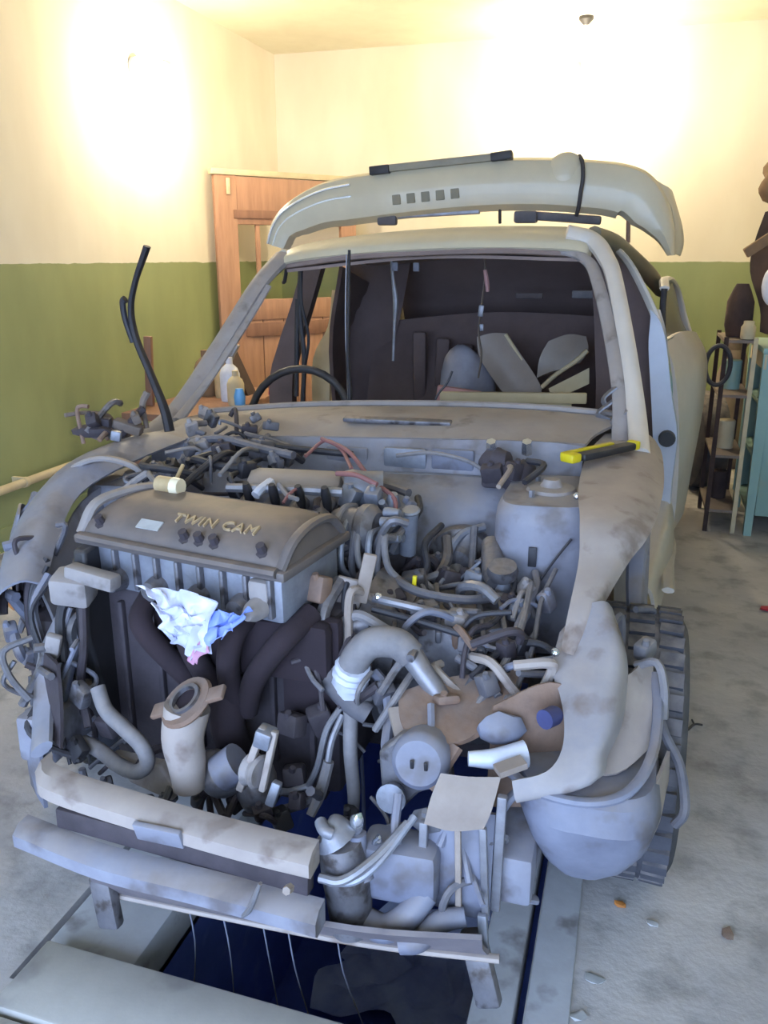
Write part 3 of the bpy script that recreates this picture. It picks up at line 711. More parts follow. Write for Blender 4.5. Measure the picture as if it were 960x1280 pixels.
# local: x along the cover, y front(-)/back(+), z up
rows = []
Lh, Wh = .268, .125
for x in (-Lh, -Lh + .012, -.21, -.12, 0, .12, .21, Lh - .012, Lh):
    e = abs(x) / Lh
    h = .07 * (1 - max(0, (e - .93) / .07) * .45) * (1 if abs(x) < Lh else .4)
    rows.append([(x, -Wh, .012), (x, -Wh + .006, h * .45), (x, -.095, h * .72), (x, -.04, h * .98), (x, 0, h * 1.03), (x, .05, h), (x, .09, h * .9), (x, Wh - .006, h * .55), (x, Wh, .012)])
vc = MB(MV); vc.grid(rows, 2, 2, .006)
vcov = cp('valve_cover', vc, cover_m)
f = MB(MV)
f.box((0, 0, .004), (Lh * 2 + .036, Wh * 2 + .03, .022), bev=.006)
sub('flange', f, cover_m, vcov)
sub('front_lip', MB(MV).tube([(-Lh, -Wh - .012, .012), (0, -Wh - .016, .012), (Lh, -Wh - .012, .012)], .014, 8, 4, .8), cover_m, vcov)
sub('end_band', MB(MV).tube([(-Lh - .006, -Wh, .014), (-Lh + .0, -.08, .070), (-Lh + .012, 0, .080), (-Lh + .04, .08, .074), (-Lh + .10, .115, .05)], .014, 8, 5, .8), bay_dusty, vcov, label='paler worn band round the end of the cover')
sub('end_band', MB(MV).tube([(Lh, -Wh, .014), (Lh + .004, -.08, .058), (Lh, 0, .072), (Lh, .08, .062), (Lh, Wh, .016)], .013, 8, 5, .8), cover_m, vcov)
for k in range(3):
    sub('rib', MB(MV).tube([(-.24, .0 + k * .04, .071 - .002 * k), (0, .0 + k * .04, .073 - .002 * k), (.24, .0 + k * .04, .071 - .002 * k)], .005, 6, 3), cover_m, vcov)
for x in (-.22, .02, .06, .10, .22):
    sub('bolt', MB(MV).lathe([(0, .030), (.010, .030), (.011, .012), (.016, .010), (.016, 0), (0, 0)], (x, -.108, .034), (0, -.5, 1), 8), iron, vcov)
def text_mesh(s, size, ext):
    cu = bpy.data.curves.new('lettering', 'FONT')
    cu.body = s; cu.size = size; cu.extrude = ext; cu.align_x = 'CENTER'; cu.align_y = 'CENTER'; cu.space_character = 1.12; cu.resolution_u = 3
    o = bpy.data.objects.new('lettering_curve', cu)
    COL.objects.link(o)
    dg = bpy.context.evaluated_depsgraph_get(); dg.update()
    me = bpy.data.meshes.new_from_object(o.evaluated_get(dg))
    bpy.data.objects.remove(o); bpy.data.curves.remove(cu)
    mb = MB(); mb.v = [v.co.copy() for v in me.vertices]; mb.f = [tuple(p.vertices) for p in me.polygons]
    bpy.data.meshes.remove(me)
    return mb
tm = text_mesh('TWIN CAM', .040, .003)
q = MB(MV @ Matrix.Translation((.072, -.074, .0685)) @ Matrix.Rotation(math.radians(19), 4, 'X')); q.add(tm.v, tm.f)
sub('lettering', q, letter_m, vcov, label='raised gold letters on the valve cover', smooth=False, kind='stuff')
sub('sticker', MB(MV).box((-.085, -.104, .0545), (.062, .026, .003), (.50, 0, 0)), sticker_m, vcov, label='pale rectangular sticker')
cap = MB().tube([(-.372, -.118, .905), (-.325, -.126, .905)], [.021, .021], 16, 1).tube([(-.348, -.12, .86), (-.348, -.12, .905)], [.017, .017], 12, 1)
sub('oil_filler_cap', cap, yellow_b, vcov, label='amber oil filler cap')
sub('cap_grip', MB().tube([(-.327, -.1257, .905), (-.306, -.129, .905)], [.023, .020], 12, 1), mat('cream_metal', rgb(250, 238, 206), rgb(230, 212, 176), .4, 20, .3), vcov, label='bright worn grip of the filler cap')
# cylinder head front with ribs
head = cp('cylinder_head', MB(MV).box((0, 0, -.06), (.53, .235, .11), bev=.012), alu_lt)
for k in range(9):
    sub('rib', MB(MV).box((-.24 + k * .06, -.122, -.055), (.012, .02, .09), bev=.004), alu, head)
for k in range(4):
    sub('port_boss', MB(MV).lathe([(0, -.03), (.022, -.03), (.028, 0), (.028, .03), (0, .03)], (-.18 + k * .115, -.122, -.085), (0, 1, 0), 16), alu, head)
sub('water_outlet', MB(MV).lathe([(0, -.05), (.012, -.05), (.022, -.03), (.026, 0), (.03, .03), (0, .03)], (.215, -.127, -.075), (0, 1, 0), 16).box((.215, -.122, -.04), (.05, .03, .05), bev=.01), bay_dusty, head)
blk = cp('engine_block', MB().box((-.16, -.12, .46), (.60, .30, .46), bev=.02), iron)
for k in range(6):
    sub('rib', MB().box((-.40 + k * .095, -.275, .48), (.014, .02, .36), bev=.004), iron, blk)
sub('core_plug', MB().lathe([(0, -.012), (.02, -.012), (.026, 0), (.026, .02), (0, .02)], (-.20, -.275, .56), (0, 1, 0), 18), steel, blk)
sub('core_plug', MB().lathe([(0, -.012), (.02, -.012), (.026, 0), (.026, .02), (0, .02)], (-.02, -.275, .56), (0, 1, 0), 18), iron, blk)
sub('sump', MB().box((-.16, -.12, .22), (.5, .26, .10), bev=.03), iron, blk)
sub('side_cover', MB().box((.085, -.29, .56), (.14, .04, .26), bev=.015), oxblood, blk)
# exhaust manifold and heat shield, in very dark reddish iron
mani = cp('exhaust_manifold', MB().box((-.07, -.32, .62), (.42, .05, .14), bev=.02), oxblood)
for k in range(4):
    sub('runner', MB().tube([(-.30 + k * .13, -.30, .70), (-.28 + k * .11, -.38, .66), (-.20 + k * .06, -.37, .56), (-.12 + k * .02, -.33, .46)], .026, 10, 5), oxblood, mani)
sub('collector', MB().tube([(-.10, -.34, .50), (-.10, -.35, .42), (-.10, -.30, .32), (-.10, -.2, .26)], .04, 12, 5), oxblood, mani)
# timing side (far side) covers
cp('timing_cover', MB().prism([(-.47, -.02, .84), (-.47, -.34, .80), (-.47, -.36, .60), (-.47, -.30, .35), (-.47, -.05, .30), (-.47, .02, .6)], (.035, 0, 0)), plastic_k, bevel=.008)
pul = cp('crank_pulley', MB().lathe([(0, -.02), (.03, -.03), (.05, -.015), (.085, -.015), (.085, .0), (.075, .008), (.085, .016), (.085, .03), (0, .03)], (-.50, -.17, .36), (1, 0, 0), 24), iron)
cp('alternator_pulley', MB().lathe([(0, -.02), (.02, -.03), (.045, -.015), (.045, .0), (.036, .008), (.045, .016), (.045, .03), (0, .03)], (-.50, -.33, .60), (1, 0, 0), 20), steel)
cp('drive_belt', MB().tube([(-.505, -.17, .448), (-.505, -.29, .63), (-.505, -.34, .648), (-.505, -.375, .60), (-.505, -.33, .555), (-.505, -.24, .32), (-.505, -.17, .272)], .010, 6, 5, .5), rubber)
cp('engine_mount', MB().box((-.46, -.36, .72), (.09, .07, .07), (.2, .1, .2), bev=.012).box((-.40, -.37, .755), (.13, .04, .035), (0, .1, -.1), bev=.008), bay_dusty)
cp('engine_mount', MB().box((-.56, -.12, .66), (.13, .09, .05), (0, .2, 0), bev=.012).lathe([(0, .03), (.035, .03), (.04, 0), (.03, -.03), (0, -.03)], (-.60, -.12, .66), seg=16), alu)
# intake plenum, runners, throttle, coils between engine and firewall
pln = cp('intake_plenum', MB().box((-.11, .10, .855), (.25, .13, .085), (.1, .05, .30), bev=.03), bay_dusty)
for k in range(4):
    x = -.21 + k * .066
    sub('runner', MB().tube([(x, .08 + k * .02, .83), (x + .01, .0 + k * .012, .835), (x + .02, -.06, .81)], .022, 10, 4), alu, pln)
    sub('injector', MB().lathe([(0, .05), (.008, .05), (.012, .03), (.012, 0), (.007, -.03), (0, -.03)], (x + .03, -.02 + k * .006, .855), (0, -.4, 1), 10), plastic_k, pln)
sub('throttle_body', MB().lathe([(0, -.05), (.05, -.05), (.055, -.03), (.05, .0), (.05, .05), (0, .05)], (.06, .16, .85), (1, .3, 0), 20), alu_lt, pln)
sub('fuel_rail', MB().tube([(-.24, -.02, .88), (-.1, -.01, .885), (.05, .02, .88)], .012, 8, 4), steel, pln)
sub('vacuum_nipple', MB().tube([(-.14, .02, .89), (-.145, -.03, .885), (-.15, -.05, .875)], [.014, .012, .012], 8, 4), white_pl, pln)
dist = cp('distributor', MB().lathe([(0, -.07), (.045, -.07), (.05, -.05), (.05, 0), (.06, .01), (.06, .03), (.04, .05), (0, .05)], (.105, .0, .80), (1, -.2, .1), 20), alu)
for k, (dx, dz) in enumerate(((-.03, .03), (.0, .045), (.03, .03), (.0, -.02), (.035, -.03))):
    sub('plug_terminal', MB().lathe([(0, .04), (.009, .04), (.013, .02), (.013, 0), (0, 0)], (.165, dx, .80 + dz), (1, -.2, .1), 10), alu_lt, dist)
cp('ignition_coil', MB().tube([(.135, .16, .70), (.15, .12, .83)], [.034, .034], 14, 1).tube([(.15, .12, .83), (.153, .112, .86)], [.022, .012], 10, 1), alu_lt)
cp('solenoid', MB().tube([(.20, .08, .72), (.215, .05, .835)], [.022, .020], 12, 1).lathe([(0, .004), (.02, .004), (.024, 0), (.018, -.006), (0, -.006)], (.216, .048, .84), (0, -.3, 1), 14), alu_lt)
for k in range(7):
    x = .07 + k * .022
    cp('spark_lead' if k < 4 else 'vacuum_hose', MB().tube([(x, .06 + .01 * k, .835 - .006 * k), (x - .01, .0, .845 - .01 * k), (x - .02 + .006 * (k % 3), -.06, .80), (x - .01, -.07 - .01 * (k % 2), .735 - .012 * (k % 3)), (x + .02, -.05, .69)], .0085 - .001 * (k % 2), 8, 5), (hose_g, alu_lt, rubber_g)[k % 3])

# gearbox with fins, brackets and shift gear
gb = cp('gearbox', MB().box((.33, -.04, .50), (.32, .30, .30), bev=.05).tube([(.14, -.08, .56), (.24, -.08, .54)], [.17, .14], 18, 1), alu)
for k in range(6):
    sub('fin', MB().box((.22 + k * .05, -.10, .648), (.012, .22, .03), (.15, 0, .25), bev=.004), alu, gb)
sub('bell_flange', MB().lathe([(.15, -.012), (.185, -.012), (.185, .012), (.15, .012)], (.145, -.08, .55), (1, 0, 0), 26, closed=True), iron, gb)
sub('selector_lever', MB().tube([(.36, -.04, .66), (.37, -.06, .70), (.42, -.10, .72), (.46, -.12, .70)], .012, 8), steel, gb)
sub('breather', MB().lathe([(0, .05), (.02, .05), (.024, .03), (.016, 0), (0, 0)], (.45, .02, .64), seg=12), alu_lt, gb)
sub('bearing_cap', MB().lathe([(0, -.03), (.04, -.03), (.055, -.01), (.06, .02), (0, .02)], (.47, -.14, .585), (.3, -1, .2), 20), alu, gb)
cp('clutch_cylinder', MB().tube([(.40, .16, .735), (.42, .06, .705), (.435, -.0, .69)], [.026, .028, .02], 12, 3).lathe([(0, .03), (.034, .03), (.038, .015), (.034, 0), (0, 0)], (.45, .02, .705), (0, -.3, 1), 18), alu, label='small grey cylinder before the strut tower')
cp('master_cylinder', MB().tube([(.30, .20, .64), (.335, .10, .60), (.36, .04, .575)], [.022, .02, .016], 12, 3), alu_lt)
# starter cable knot, brackets
cp('starter_motor', MB().tube([(.17, -.24, .62), (.10, -.27, .605)], [.042, .042], 16, 1).tube([(.20, -.24, .665), (.12, -.26, .65)], [.022, .022], 12, 1), alu)
cp('lifting_eye', MB().box((.185, -.22, .76), (.03, .012, .12), (.1, .2, .3), bev=.004), beige_m)
cp('lifting_eye', MB().box((.14, -.20, .715), (.06, .012, .07), (.1, .2, .1), bev=.004), bay_rust)
# big water hose with an elbow
cp('radiator_hose', MB().tube([(.185, -.30, .555), (.19, -.33, .605), (.225, -.32, .655), (.28, -.31, .66), (.315, -.31, .635)], [.030, .032, .033, .033, .031], 14, 5), hose_g, label='thick grey elbow hose over the gearbox')
cp('hose_wrap', MB().tube([(.178, -.315, .53), (.184, -.325, .575), (.195, -.335, .61)], [.032, .038, .036], 12, 4, corr=.1), white_pl, label='pale crumpled wrap at the hose end')
cp('coolant_pipe', MB().tube([(.315, -.31, .635), (.36, -.33, .59), (.41, -.345, .54), (.445, -.355, .515)], [.026, .022, .021, .02], 12, 4), steel)
cp('pipe_clip', MB().lathe([(0, -.012), (.012, -.012), (.015, .0), (.01, .012), (0, .012)], (.445, -.375, .525), (0, -1, .5), 10), white_pl, label='small pale clip on the coolant pipe')
cp('lower_hose', MB().tube([(.09, -.30, .60), (.14, -.32, .555), (.19, -.33, .515), (.225, -.33, .495)], [.022, .026, .026, .024], 12, 4), rubber_g)
cp('shift_rod', MB().tube([(.185, -.33, .50), (.19, -.35, .41), (.20, -.36, .32), (.198, -.36, .25)], [.017, .016, .015, .012], 10, 4), hose_g)
for pts in ([(.165, -.33, .505), (.14, -.36, .46), (.125, -.38, .38), (.10, -.38, .32)], [(.17, -.34, .49), (.155, -.37, .44), (.148, -.39, .37), (.135, -.40, .31), (.12, -.42, .29)], [(.10, -.38, .325), (.07, -.40, .32), (.055, -.42, .33)]):
    cp('metal_pipe', MB().tube(pts, .0075, 8), steel)
cp('pipe_sleeve', MB().tube([(.153, -.385, .40), (.138, -.40, .33), (.125, -.43, .29)], [.012, .013, .010], 8, 3), hose_g)
# battery tray (rusty), pale plate and a shiny white lump
cp('battery_tray', MB().grid([[(.30, -.36, .565), (.38, -.30, .58), (.46, -.25, .58), (.52, -.22, .60)], [(.32, -.42, .545), (.40, -.38, .55), (.48, -.32, .56), (.54, -.28, .58)], [(.36, -.46, .52), (.43, -.45, .525), (.47, -.42, .53), (.50, -.40, .55)]], 4, 4, .012), rust)
cp('tray_leg', MB().beam((.30, -.40, .56), (.345, -.47, .50), .022, .012), beige_m)
cp('tray_leg', MB().beam((.44, -.45, .53), (.40, -.50, .46), .03, .012), rust)
cp('tray_strap', MB().tube([(.375, -.39, .575), (.385, -.43, .545), (.38, -.46, .50)], .008, 6, 4), plastic_b)
cp('headlamp_motor', MB().tube([(.47, -.48, .525), (.52, -.465, .525), (.572, -.44, .53)], [.014, .020, .026], 14, 4), white_pl, label='shiny white plastic casing beside the battery tray')
cp('headlamp_adjuster', MB().blob((.515, -.42, .56), (.045, .03, .032), 9, .25), plastic_b)
cp('loop_hose', MB().tube([(.44, -.30, .60), (.50, -.22, .64), (.57, -.20, .645), (.62, -.24, .62), (.625, -.30, .585)], .008, 8), rubber)
cp('coil_spring', MB().tube([(.44 + .018 * math.cos(a * 1.2) + .004 * a, -.24 + .012 * math.sin(a * 1.2), .615 + .02 * math.sin(a * 1.2)) for a in range(16)], .005, 6, 2), rubber)

# ------------------------------------------------------------------ front: horn disc, bracket plate, crossmembers, receiver bottle
cp('vacuum_canister', MB().lathe([(0, .012), (.044, .012), (.054, .004), (.058, -.01), (.058, -.05), (0, -.05)], (.378, -.49, .508), (0, -1, .25), 26), plastic_b)
vc2 = cp('fan_bracket', MB().prism([(.29, -.47, .50), (.335, -.47, .545), (.36, -.47, .55), (.43, -.47, .52), (.44, -.47, .45), (.40, -.47, .44), (.37, -.47, .42), (.34, -.47, .38), (.31, -.47, .37), (.295, -.47, .42)], (0, .03, 0)), alu, bevel=.006)
for dx in (-.015, .012):
    cp('canister_slot', MB().box((.382 + dx, -.506, .510), (.007, .006, .02), (.2, 0, 0), bev=.002), plastic_k, label='dark slot in the round canister')
sub('boss', MB().lathe([(0, -.02), (.012, -.02), (.024, -.005), (.03, .02), (0, .02)], (.325, -.485, .42), (0, -1, .2), 16), alu_lt, vc2)
cp('bracket_plate', MB().grid([[(.43, -.53, .518), (.48, -.53, .520), (.538, -.52, .524)], [(.418, -.555, .48), (.47, -.56, .48), (.53, -.55, .484)], [(.408, -.56, .43), (.46, -.565, .43), (.515, -.555, .44)]], 4, 4, .008), beige_m, label='pale beige folded bracket plate')
cp('bracket_tab', MB().beam((.53, -.52, .535), (.575, -.49, .545), .03, .012), beige_m)
cp('radiator_support', MB().grid([[(.40, -.52, .43), (.46, -.52, .44), (.53, -.51, .44)], [(.40, -.53, .33), (.46, -.54, .33), (.53, -.53, .33)], [(.38, -.53, .24), (.46, -.54, .23), (.53, -.53, .22)]], 4, 4, .01), plastic_b)
for a, b, w in (((.405, -.56, .43), (.40, -.55, .24), .016), ((.47, -.565, .43), (.475, -.56, .25), .012), ((.515, -.56, .44), (.525, -.55, .24), .014), ((.545, -.54, .50), (.54, -.53, .24), .018)):
    cp('support_strut', MB().beam(a, b, w, w * .8, (0, 1, 0), bev=.003), steel if w > .012 else beige_m)
cp('support_foot', MB().beam((.52, -.56, .25), (.53, -.57, .16), .018, .014, (0, 1, 0), bev=.003), alu_lt)
# receiver bottle with bright foil at its neck
rb = cp('receiver_bottle', MB().tube([(.275, -.60, .19), (.27, -.60, .26), (.262, -.60, .33), (.255, -.60, .385)], [.040, .044, .046, .040], 18, 4), alu)
sub('cap', MB().tube([(.248, -.60, .385), (.235, -.60, .405), (.225, -.60, .41)], [.042, .034, .02], 14, 4), alu_lt, rb)
sub('neck', MB().tube([(.22, -.61, .425), (.235, -.63, .425), (.25, -.63, .42)], .012, 10, 4), alu_lt, rb)
cp('foil_scrap', MB().blob((.283, -.585, .415), (.012, .01, .026), 3, .35), bright, label='bright crumpled foil at the pipe joint')
cp('foil_scrap', MB().blob((.322, -.58, .388), (.010, .008, .012), 5, .35), bright, label='smaller bright foil scrap beside the first')
cp('pipe_collar', MB().tube([(.283, -.585, .395), (.288, -.59, .36), (.30, -.60, .31)], [.018, .016, .02], 10, 3), plastic_b)
for pts, r, mm in (([(.235, -.66, .345), (.28, -.66, .35), (.33, -.62, .38), (.375, -.56, .42)], .009, steel), ([(.25, -.65, .33), (.30, -.65, .345), (.34, -.62, .375), (.385, -.55, .43)], .007, alu_lt), ([(.345, -.52, .45), (.35, -.56, .40), (.36, -.56, .36)], .009, plastic_b),
                   ([(.42, -.50, .44), (.405, -.53, .36), (.385, -.56, .34)], .008, plastic_b)):
    cp('metal_pipe', MB().tube(pts, r, 8), mm)
cp('cooler_hose', MB().tube([(.30, -.60, .215), (.345, -.61, .215), (.385, -.60, .245), (.415, -.57, .28)], [.026, .027, .026, .024], 14, 5), plastic_b)
cp('cooler_hose', MB().tube([(.375, -.62, .195), (.41, -.61, .205), (.445, -.585, .235), (.49, -.57, .245)], [.018, .022, .022, .018], 14, 5), plastic_b)
cp('lower_box', MB().box((.36, -.55, .315), (.15, .09, .12), (0, 0, .05), bev=.02), plastic_b)
# crossmember: an upper box bar and a round-edged bumper bar below it
def bar(name, pts, w, h, m_, **k):
    rings = []
    P = crom(pts, 5)
    for p in P:
        rings.append([p + V(0, -w / 2, -h / 2 + .008), p + V(0, -w / 2 + .008, -h / 2), p + V(0, w / 2, -h / 2), p + V(0, w / 2, h / 2), p + V(0, -w / 2 + .02, h / 2), p + V(0, -w / 2, h / 2 - .015)])
    return cp(name, MB().loft(rings), m_, **k)
bar('front_crossmember', [(-.395, -.60, .415), (-.34, -.635, .408), (-.1, -.65, .392), (.1, -.66, .385), (.225, -.66, .38)], .055, .05, bay_rust)
bar('bumper_bar', [(-.42, -.66, .30), (-.2, -.695, .30), (0, -.70, .30), (.12, -.70, .295), (.25, -.70, .29)], .05, .05, bay)
cp('bar_gap_shade', MB().beam((-.33, -.645, .352), (.22, -.665, .335), .03, .045, bev=.004), iron)  # dark strip standing in for the shade between the two bars
cp('bar_patch', MB().box((-.08, -.682, .385), (.10, .012, .045), (.3, 0, 0), bev=.003), bay)
cp('towing_hook', MB().tube([(.15, -.73, .37), (.142, -.735, .345), (.13, -.74, .315), (.118, -.74, .30)], [.006, .009, .009, .006], 8, 4, .6), steel)
cp('bar_bolt', MB().lathe([(0, .018), (.008, .018), (.009, 0), (0, 0)], (.20, -.715, .36), (0, -1, .4), 6), beige_m)
cp('valance', MB().grid([[(-.26, -.66, .27), (0, -.68, .265), (.3, -.67, .265), (.53, -.62, .26)], [(-.28, -.63, .20), (0, -.64, .205), (.3, -.63, .215), (.53, -.60, .22)], [(-.28, -.59, .14), (0, -.60, .16), (.3, -.60, .175), (.54, -.58, .19)]], 4, 4, .01), mat('dusty_valance', rgb(124, 116, 120), rgb(92, 86, 94), .6, 7, .8, 0, .25, DUST, .4))
cp('valance_lip', MB().tube([(-.28, -.60, .135), (0, -.61, .155), (.3, -.61, .17), (.56, -.59, .185)], [.010, .010, .010, .010], 8, 5, .7), bay_rust)
for (a, b) in (((-.27, -.62, .20), (-.25, -.63, .08)), ((.50, -.55, .20), (.545, -.58, .06))):
    cp('stand_foot', MB().beam(a, b, .05, .03, (0, 1, 0), bev=.008), alu)
# chassis legs
cp('chassis_leg', MB().beam((.56, -.52, .30), (.56, .55, .36), .09, .11, bev=.01), bay)
cp('chassis_leg', MB().beam((-.50, -.50, .40), (-.56, .55, .38), .09, .11, bev=.01), bay)
cp('subframe', MB().beam((-.6, .05, .22), (.62, .05, .24), .10, .06, bev=.012), iron)
cp('wishbone', MB().beam((.45, .05, .22), (.74, .02, .20), .06, .03, bev=.01), iron)
cp('wishbone', MB().beam((-.45, .05, .22), (-.68, .04, .20), .06, .03, bev=.01), iron)

# things low in the dark bay: S-shaped pipe, flanged downpipe, pulley bracket
cp('bypass_pipe', MB().tube([(-.365, -.44, .525), (-.335, -.46, .485), (-.28, -.48, .462), (-.235, -.49, .435), (-.222, -.49, .395), (-.25, -.49, .365), (-.31, -.47, .358), (-.37, -.45, .372), (-.42, -.44, .378)], .017, 12, 5), hose_g, label='pale bent pipe shaped like an S')
cp('pipe_mount', MB().prism([(-.36, -.43, .35), (-.22, -.45, .36), (-.17, -.46, .31), (-.19, -.46, .28), (-.30, -.45, .30)], (0, .03, 0)), bay_rust, bevel=.006)
dp = cp('exhaust_downpipe', MB().tube([(-.118, -.50, .36), (-.120, -.50, .42), (-.125, -.50, .48), (-.115, -.49, .545)], [.034, .040, .044, .048], 18, 4), bay_rust, label='pale rusty downpipe with an open flange')
fl = MB(Matrix.Translation((-.112, -.495, .558)) @ Matrix.Rotation(math.radians(-24), 4, 'Y') @ Matrix.Rotation(math.radians(26), 4, 'X'))
fl.lathe([(.032, -.006), (.058, -.006), (.062, 0), (.058, .008), (.032, .008)], (0, 0, 0), (0, 0, 1), 26, closed=True)
fl.box((.07, .0, .001), (.05, .035, .012), bev=.004).box((-.066, .0, .001), (.045, .035, .012), bev=.004)
sub('flange', fl, rust, dp)
fr = MB(Matrix.Translation((-.112, -.495, .562)) @ Matrix.Rotation(math.radians(-24), 4, 'Y') @ Matrix.Rotation(math.radians(26), 4, 'X'))
fr.lathe([(.028, -.004), (.036, -.004), (.036, .006), (.028, .006)], (0, 0, .006), (0, 0, 1), 22, closed=True)
sub('gasket_ring', fr, alu, dp)
sub('bore', MB(Matrix.Translation((-.114, -.495, .553)) @ Matrix.Rotation(math.radians(-24), 4, 'Y') @ Matrix.Rotation(math.radians(26), 4, 'X')).lathe([(0, 0), (.033, 0), (.033, .006), (0, .006)], (0, 0, 0), (0, 0, 1), 18), oxblood, dp)
pb = cp('pulley_bracket', MB().beam((.06, -.50, .535), (.005, -.51, .385), .016, .02, (0, 1, 0), bev=.004), bay_rust)
sub('arm', MB().beam((.085, -.50, .53), (.06, -.52, .40), .014, .018, (0, 1, 0), bev=.004), bay_rust, pb)
sub('pulley_wheel', MB().lathe([(0, -.012), (.015, -.012), (.03, -.018), (.036, -.012), (.03, 0), (.036, .012), (.03, .018), (0, .018)], (.035, -.50, .43), (1, -.3, 0), 22), bay_dusty, pb)
sub('top_block', MB().box((.062, -.50, .512), (.036, .04, .04), (0, .25, 0), bev=.006), alu_lt, pb)
sub('bottom_tab', MB().beam((.09, -.51, .42), (.075, -.52, .37), .02, .02, (0, 1, 0), bev=.004), alu_lt, pb)
cp('oil_filter', MB().tube([(-.02, -.46, .415), (-.06, -.47, .385)], [.042, .04], 18, 1), plastic_b)
cp('pump_body', MB().blob((-.07, -.45, .36), (.06, .05, .05), 11, .2, 3), alu)
cp('pump_body', MB().blob((.0, -.44, .34), (.05, .05, .06), 12, .2, 3), alu)
# far front corner: headlamp panel, strut and torn inner wing
cp('headlamp_panel', MB().grid([[(-.53, -.40, .58), (-.49, -.43, .585), (-.44, -.46, .58)], [(-.515, -.43, .50), (-.47, -.46, .50), (-.42, -.49, .49)], [(-.49, -.47, .43), (-.44, -.51, .43), (-.40, -.53, .42)]], 4, 4, .008), iron)
cp('corner_post', MB().beam((-.475, -.33, .63), (-.50, -.42, .42), .03, .022, (0, 1, 0), bev=.006), plastic_b)
cp('corner_post', MB().tube([(-.50, -.34, .66), (-.52, -.40, .56), (-.49, -.47, .47), (-.43, -.56, .43)], [.02, .03, .032, .03], 10, 5, .5), bay)
cp('corner_bracket', MB().box((-.485, -.42, .60), (.035, .02, .06), (.2, .3, .3), bev=.006), bay_dusty)
cp('corner_bracket', MB().grid([[(-.53, -.46, .42), (-.50, -.49, .43), (-.46, -.52, .43)], [(-.56, -.45, .33), (-.51, -.50, .34), (-.455, -.535, .34)], [(-.57, -.44, .24), (-.51, -.49, .25), (-.46, -.53, .26)]], 4, 4, .008), plastic_b)
cp('inner_wing', MB().grid([
    [(-.62, .46, .885), (-.72, .44, .905), (-.82, .38, .885), (-.90, .30, .84)],
    [(-.66, .20, .865), (-.74, .20, .90), (-.84, .16, .86), (-.91, .12, .77)],
    [(-.70, .02, .82), (-.76, .02, .85), (-.84, .0, .80), (-.89, .0, .70)],
    [(-.66, -.14, .75), (-.70, -.16, .78), (-.78, -.18, .74), (-.83, -.16, .64)],
    [(-.60, -.28, .68), (-.64, -.32, .70), (-.70, -.34, .66), (-.73, -.32, .58)]], 4, 4, .007), bay)
cp('wing_wall', MB().grid([[(-.70, .42, .82), (-.72, .1, .80), (-.68, -.1, .74), (-.62, -.28, .68)], [(-.66, .42, .6), (-.66, .1, .6), (-.62, -.1, .58), (-.56, -.3, .55)], [(-.62, .42, .4), (-.62, .1, .4), (-.58, -.1, .4), (-.52, -.36, .42)]], 4, 4, .007), bay)
cp('wing_remnant', MB().grid([[(-.90, .06, .74), (-.88, .0, .78), (-.84, -.06, .77)], [(-.92, .0, .66), (-.89, -.05, .68), (-.84, -.10, .68)], [(-.90, -.02, .60), (-.86, -.08, .62), (-.82, -.12, .63)]], 4, 4, .006), bay)
cp('repeater_lamp', MB().blob((-.80, -.16, .565), (.028, .02, .026), 21, .15, 2), orange_m, label='orange side lamp dangling at the torn wing')
for k in range(14):
    x = -.86 + k * .022
    y = .04 - k * .026
    z = .80 - k * .008
    r = random.Random(k)
    cp('torn_wire', MB().tube([(x, y, z), (x - .01 + r.uniform(-.02, .02), y - .05, z - .06), (x + r.uniform(-.04, .04), y - .07, z - .15), (x + r.uniform(-.05, .05), y - .06 + r.uniform(-.03, .03), z - .26 - r.uniform(0, .1))], r.choice((.004, .006, .010, .014)), 6, 5), r.choice((rubber, rubber, rubber_g, plastic_b, iron)))
cp('washer_bottle', MB().box((-.63, -.22, .50), (.12, .14, .20), (.1, .1, .3), bev=.03), iron)
# bits standing on the far wing
cp('wing_bolt', MB().box((-.745, .27, .925), (.030, .02, .030), (0, .2, .3), bev=.004), alu_lt, label='small bright square nut on the far wing')
cp('hood_hinge', MB().beam((-.80, .36, .90), (-.74, .42, .985), .03, .02, bev=.005).box((-.84, .34, .945), (.06, .03, .04), (.2, .1, .2), bev=.008).blob((-.86, .32, .925), (.07, .03, .018), 8, .2), iron)
cp('hood_hinge', MB().tube([(-.735, .42, .92), (-.75, .43, .99), (-.735, .44, 1.03)], [.008, .010, .012], 8, 4).box((-.775, .38, .93), (.09, .04, .03), (.1, .3, .2), bev=.006), grey_cl)
# black rubber strip sticking up
rs = cp('rubber_strip', MB().tube([(-.655, .42, .915), (-.675, .43, .985), (-.72, .44, 1.09), (-.765, .45, 1.19), (-.775, .45, 1.28), (-.752, .45, 1.36), (-.718, .45, 1.43), (-.702, .45, 1.462)], [.022, .020, .017, .016, .014, .013, .015, .016], 8, 6, .6), rubber, label='black rubber strip sticking up beside the windscreen opening')
sub('branch', MB().tube([(-.775, .445, 1.18), (-.795, .445, 1.25), (-.795, .44, 1.30), (-.785, .44, 1.31)], [.008, .009, .010, .012], 8, 5), rubber, rs)

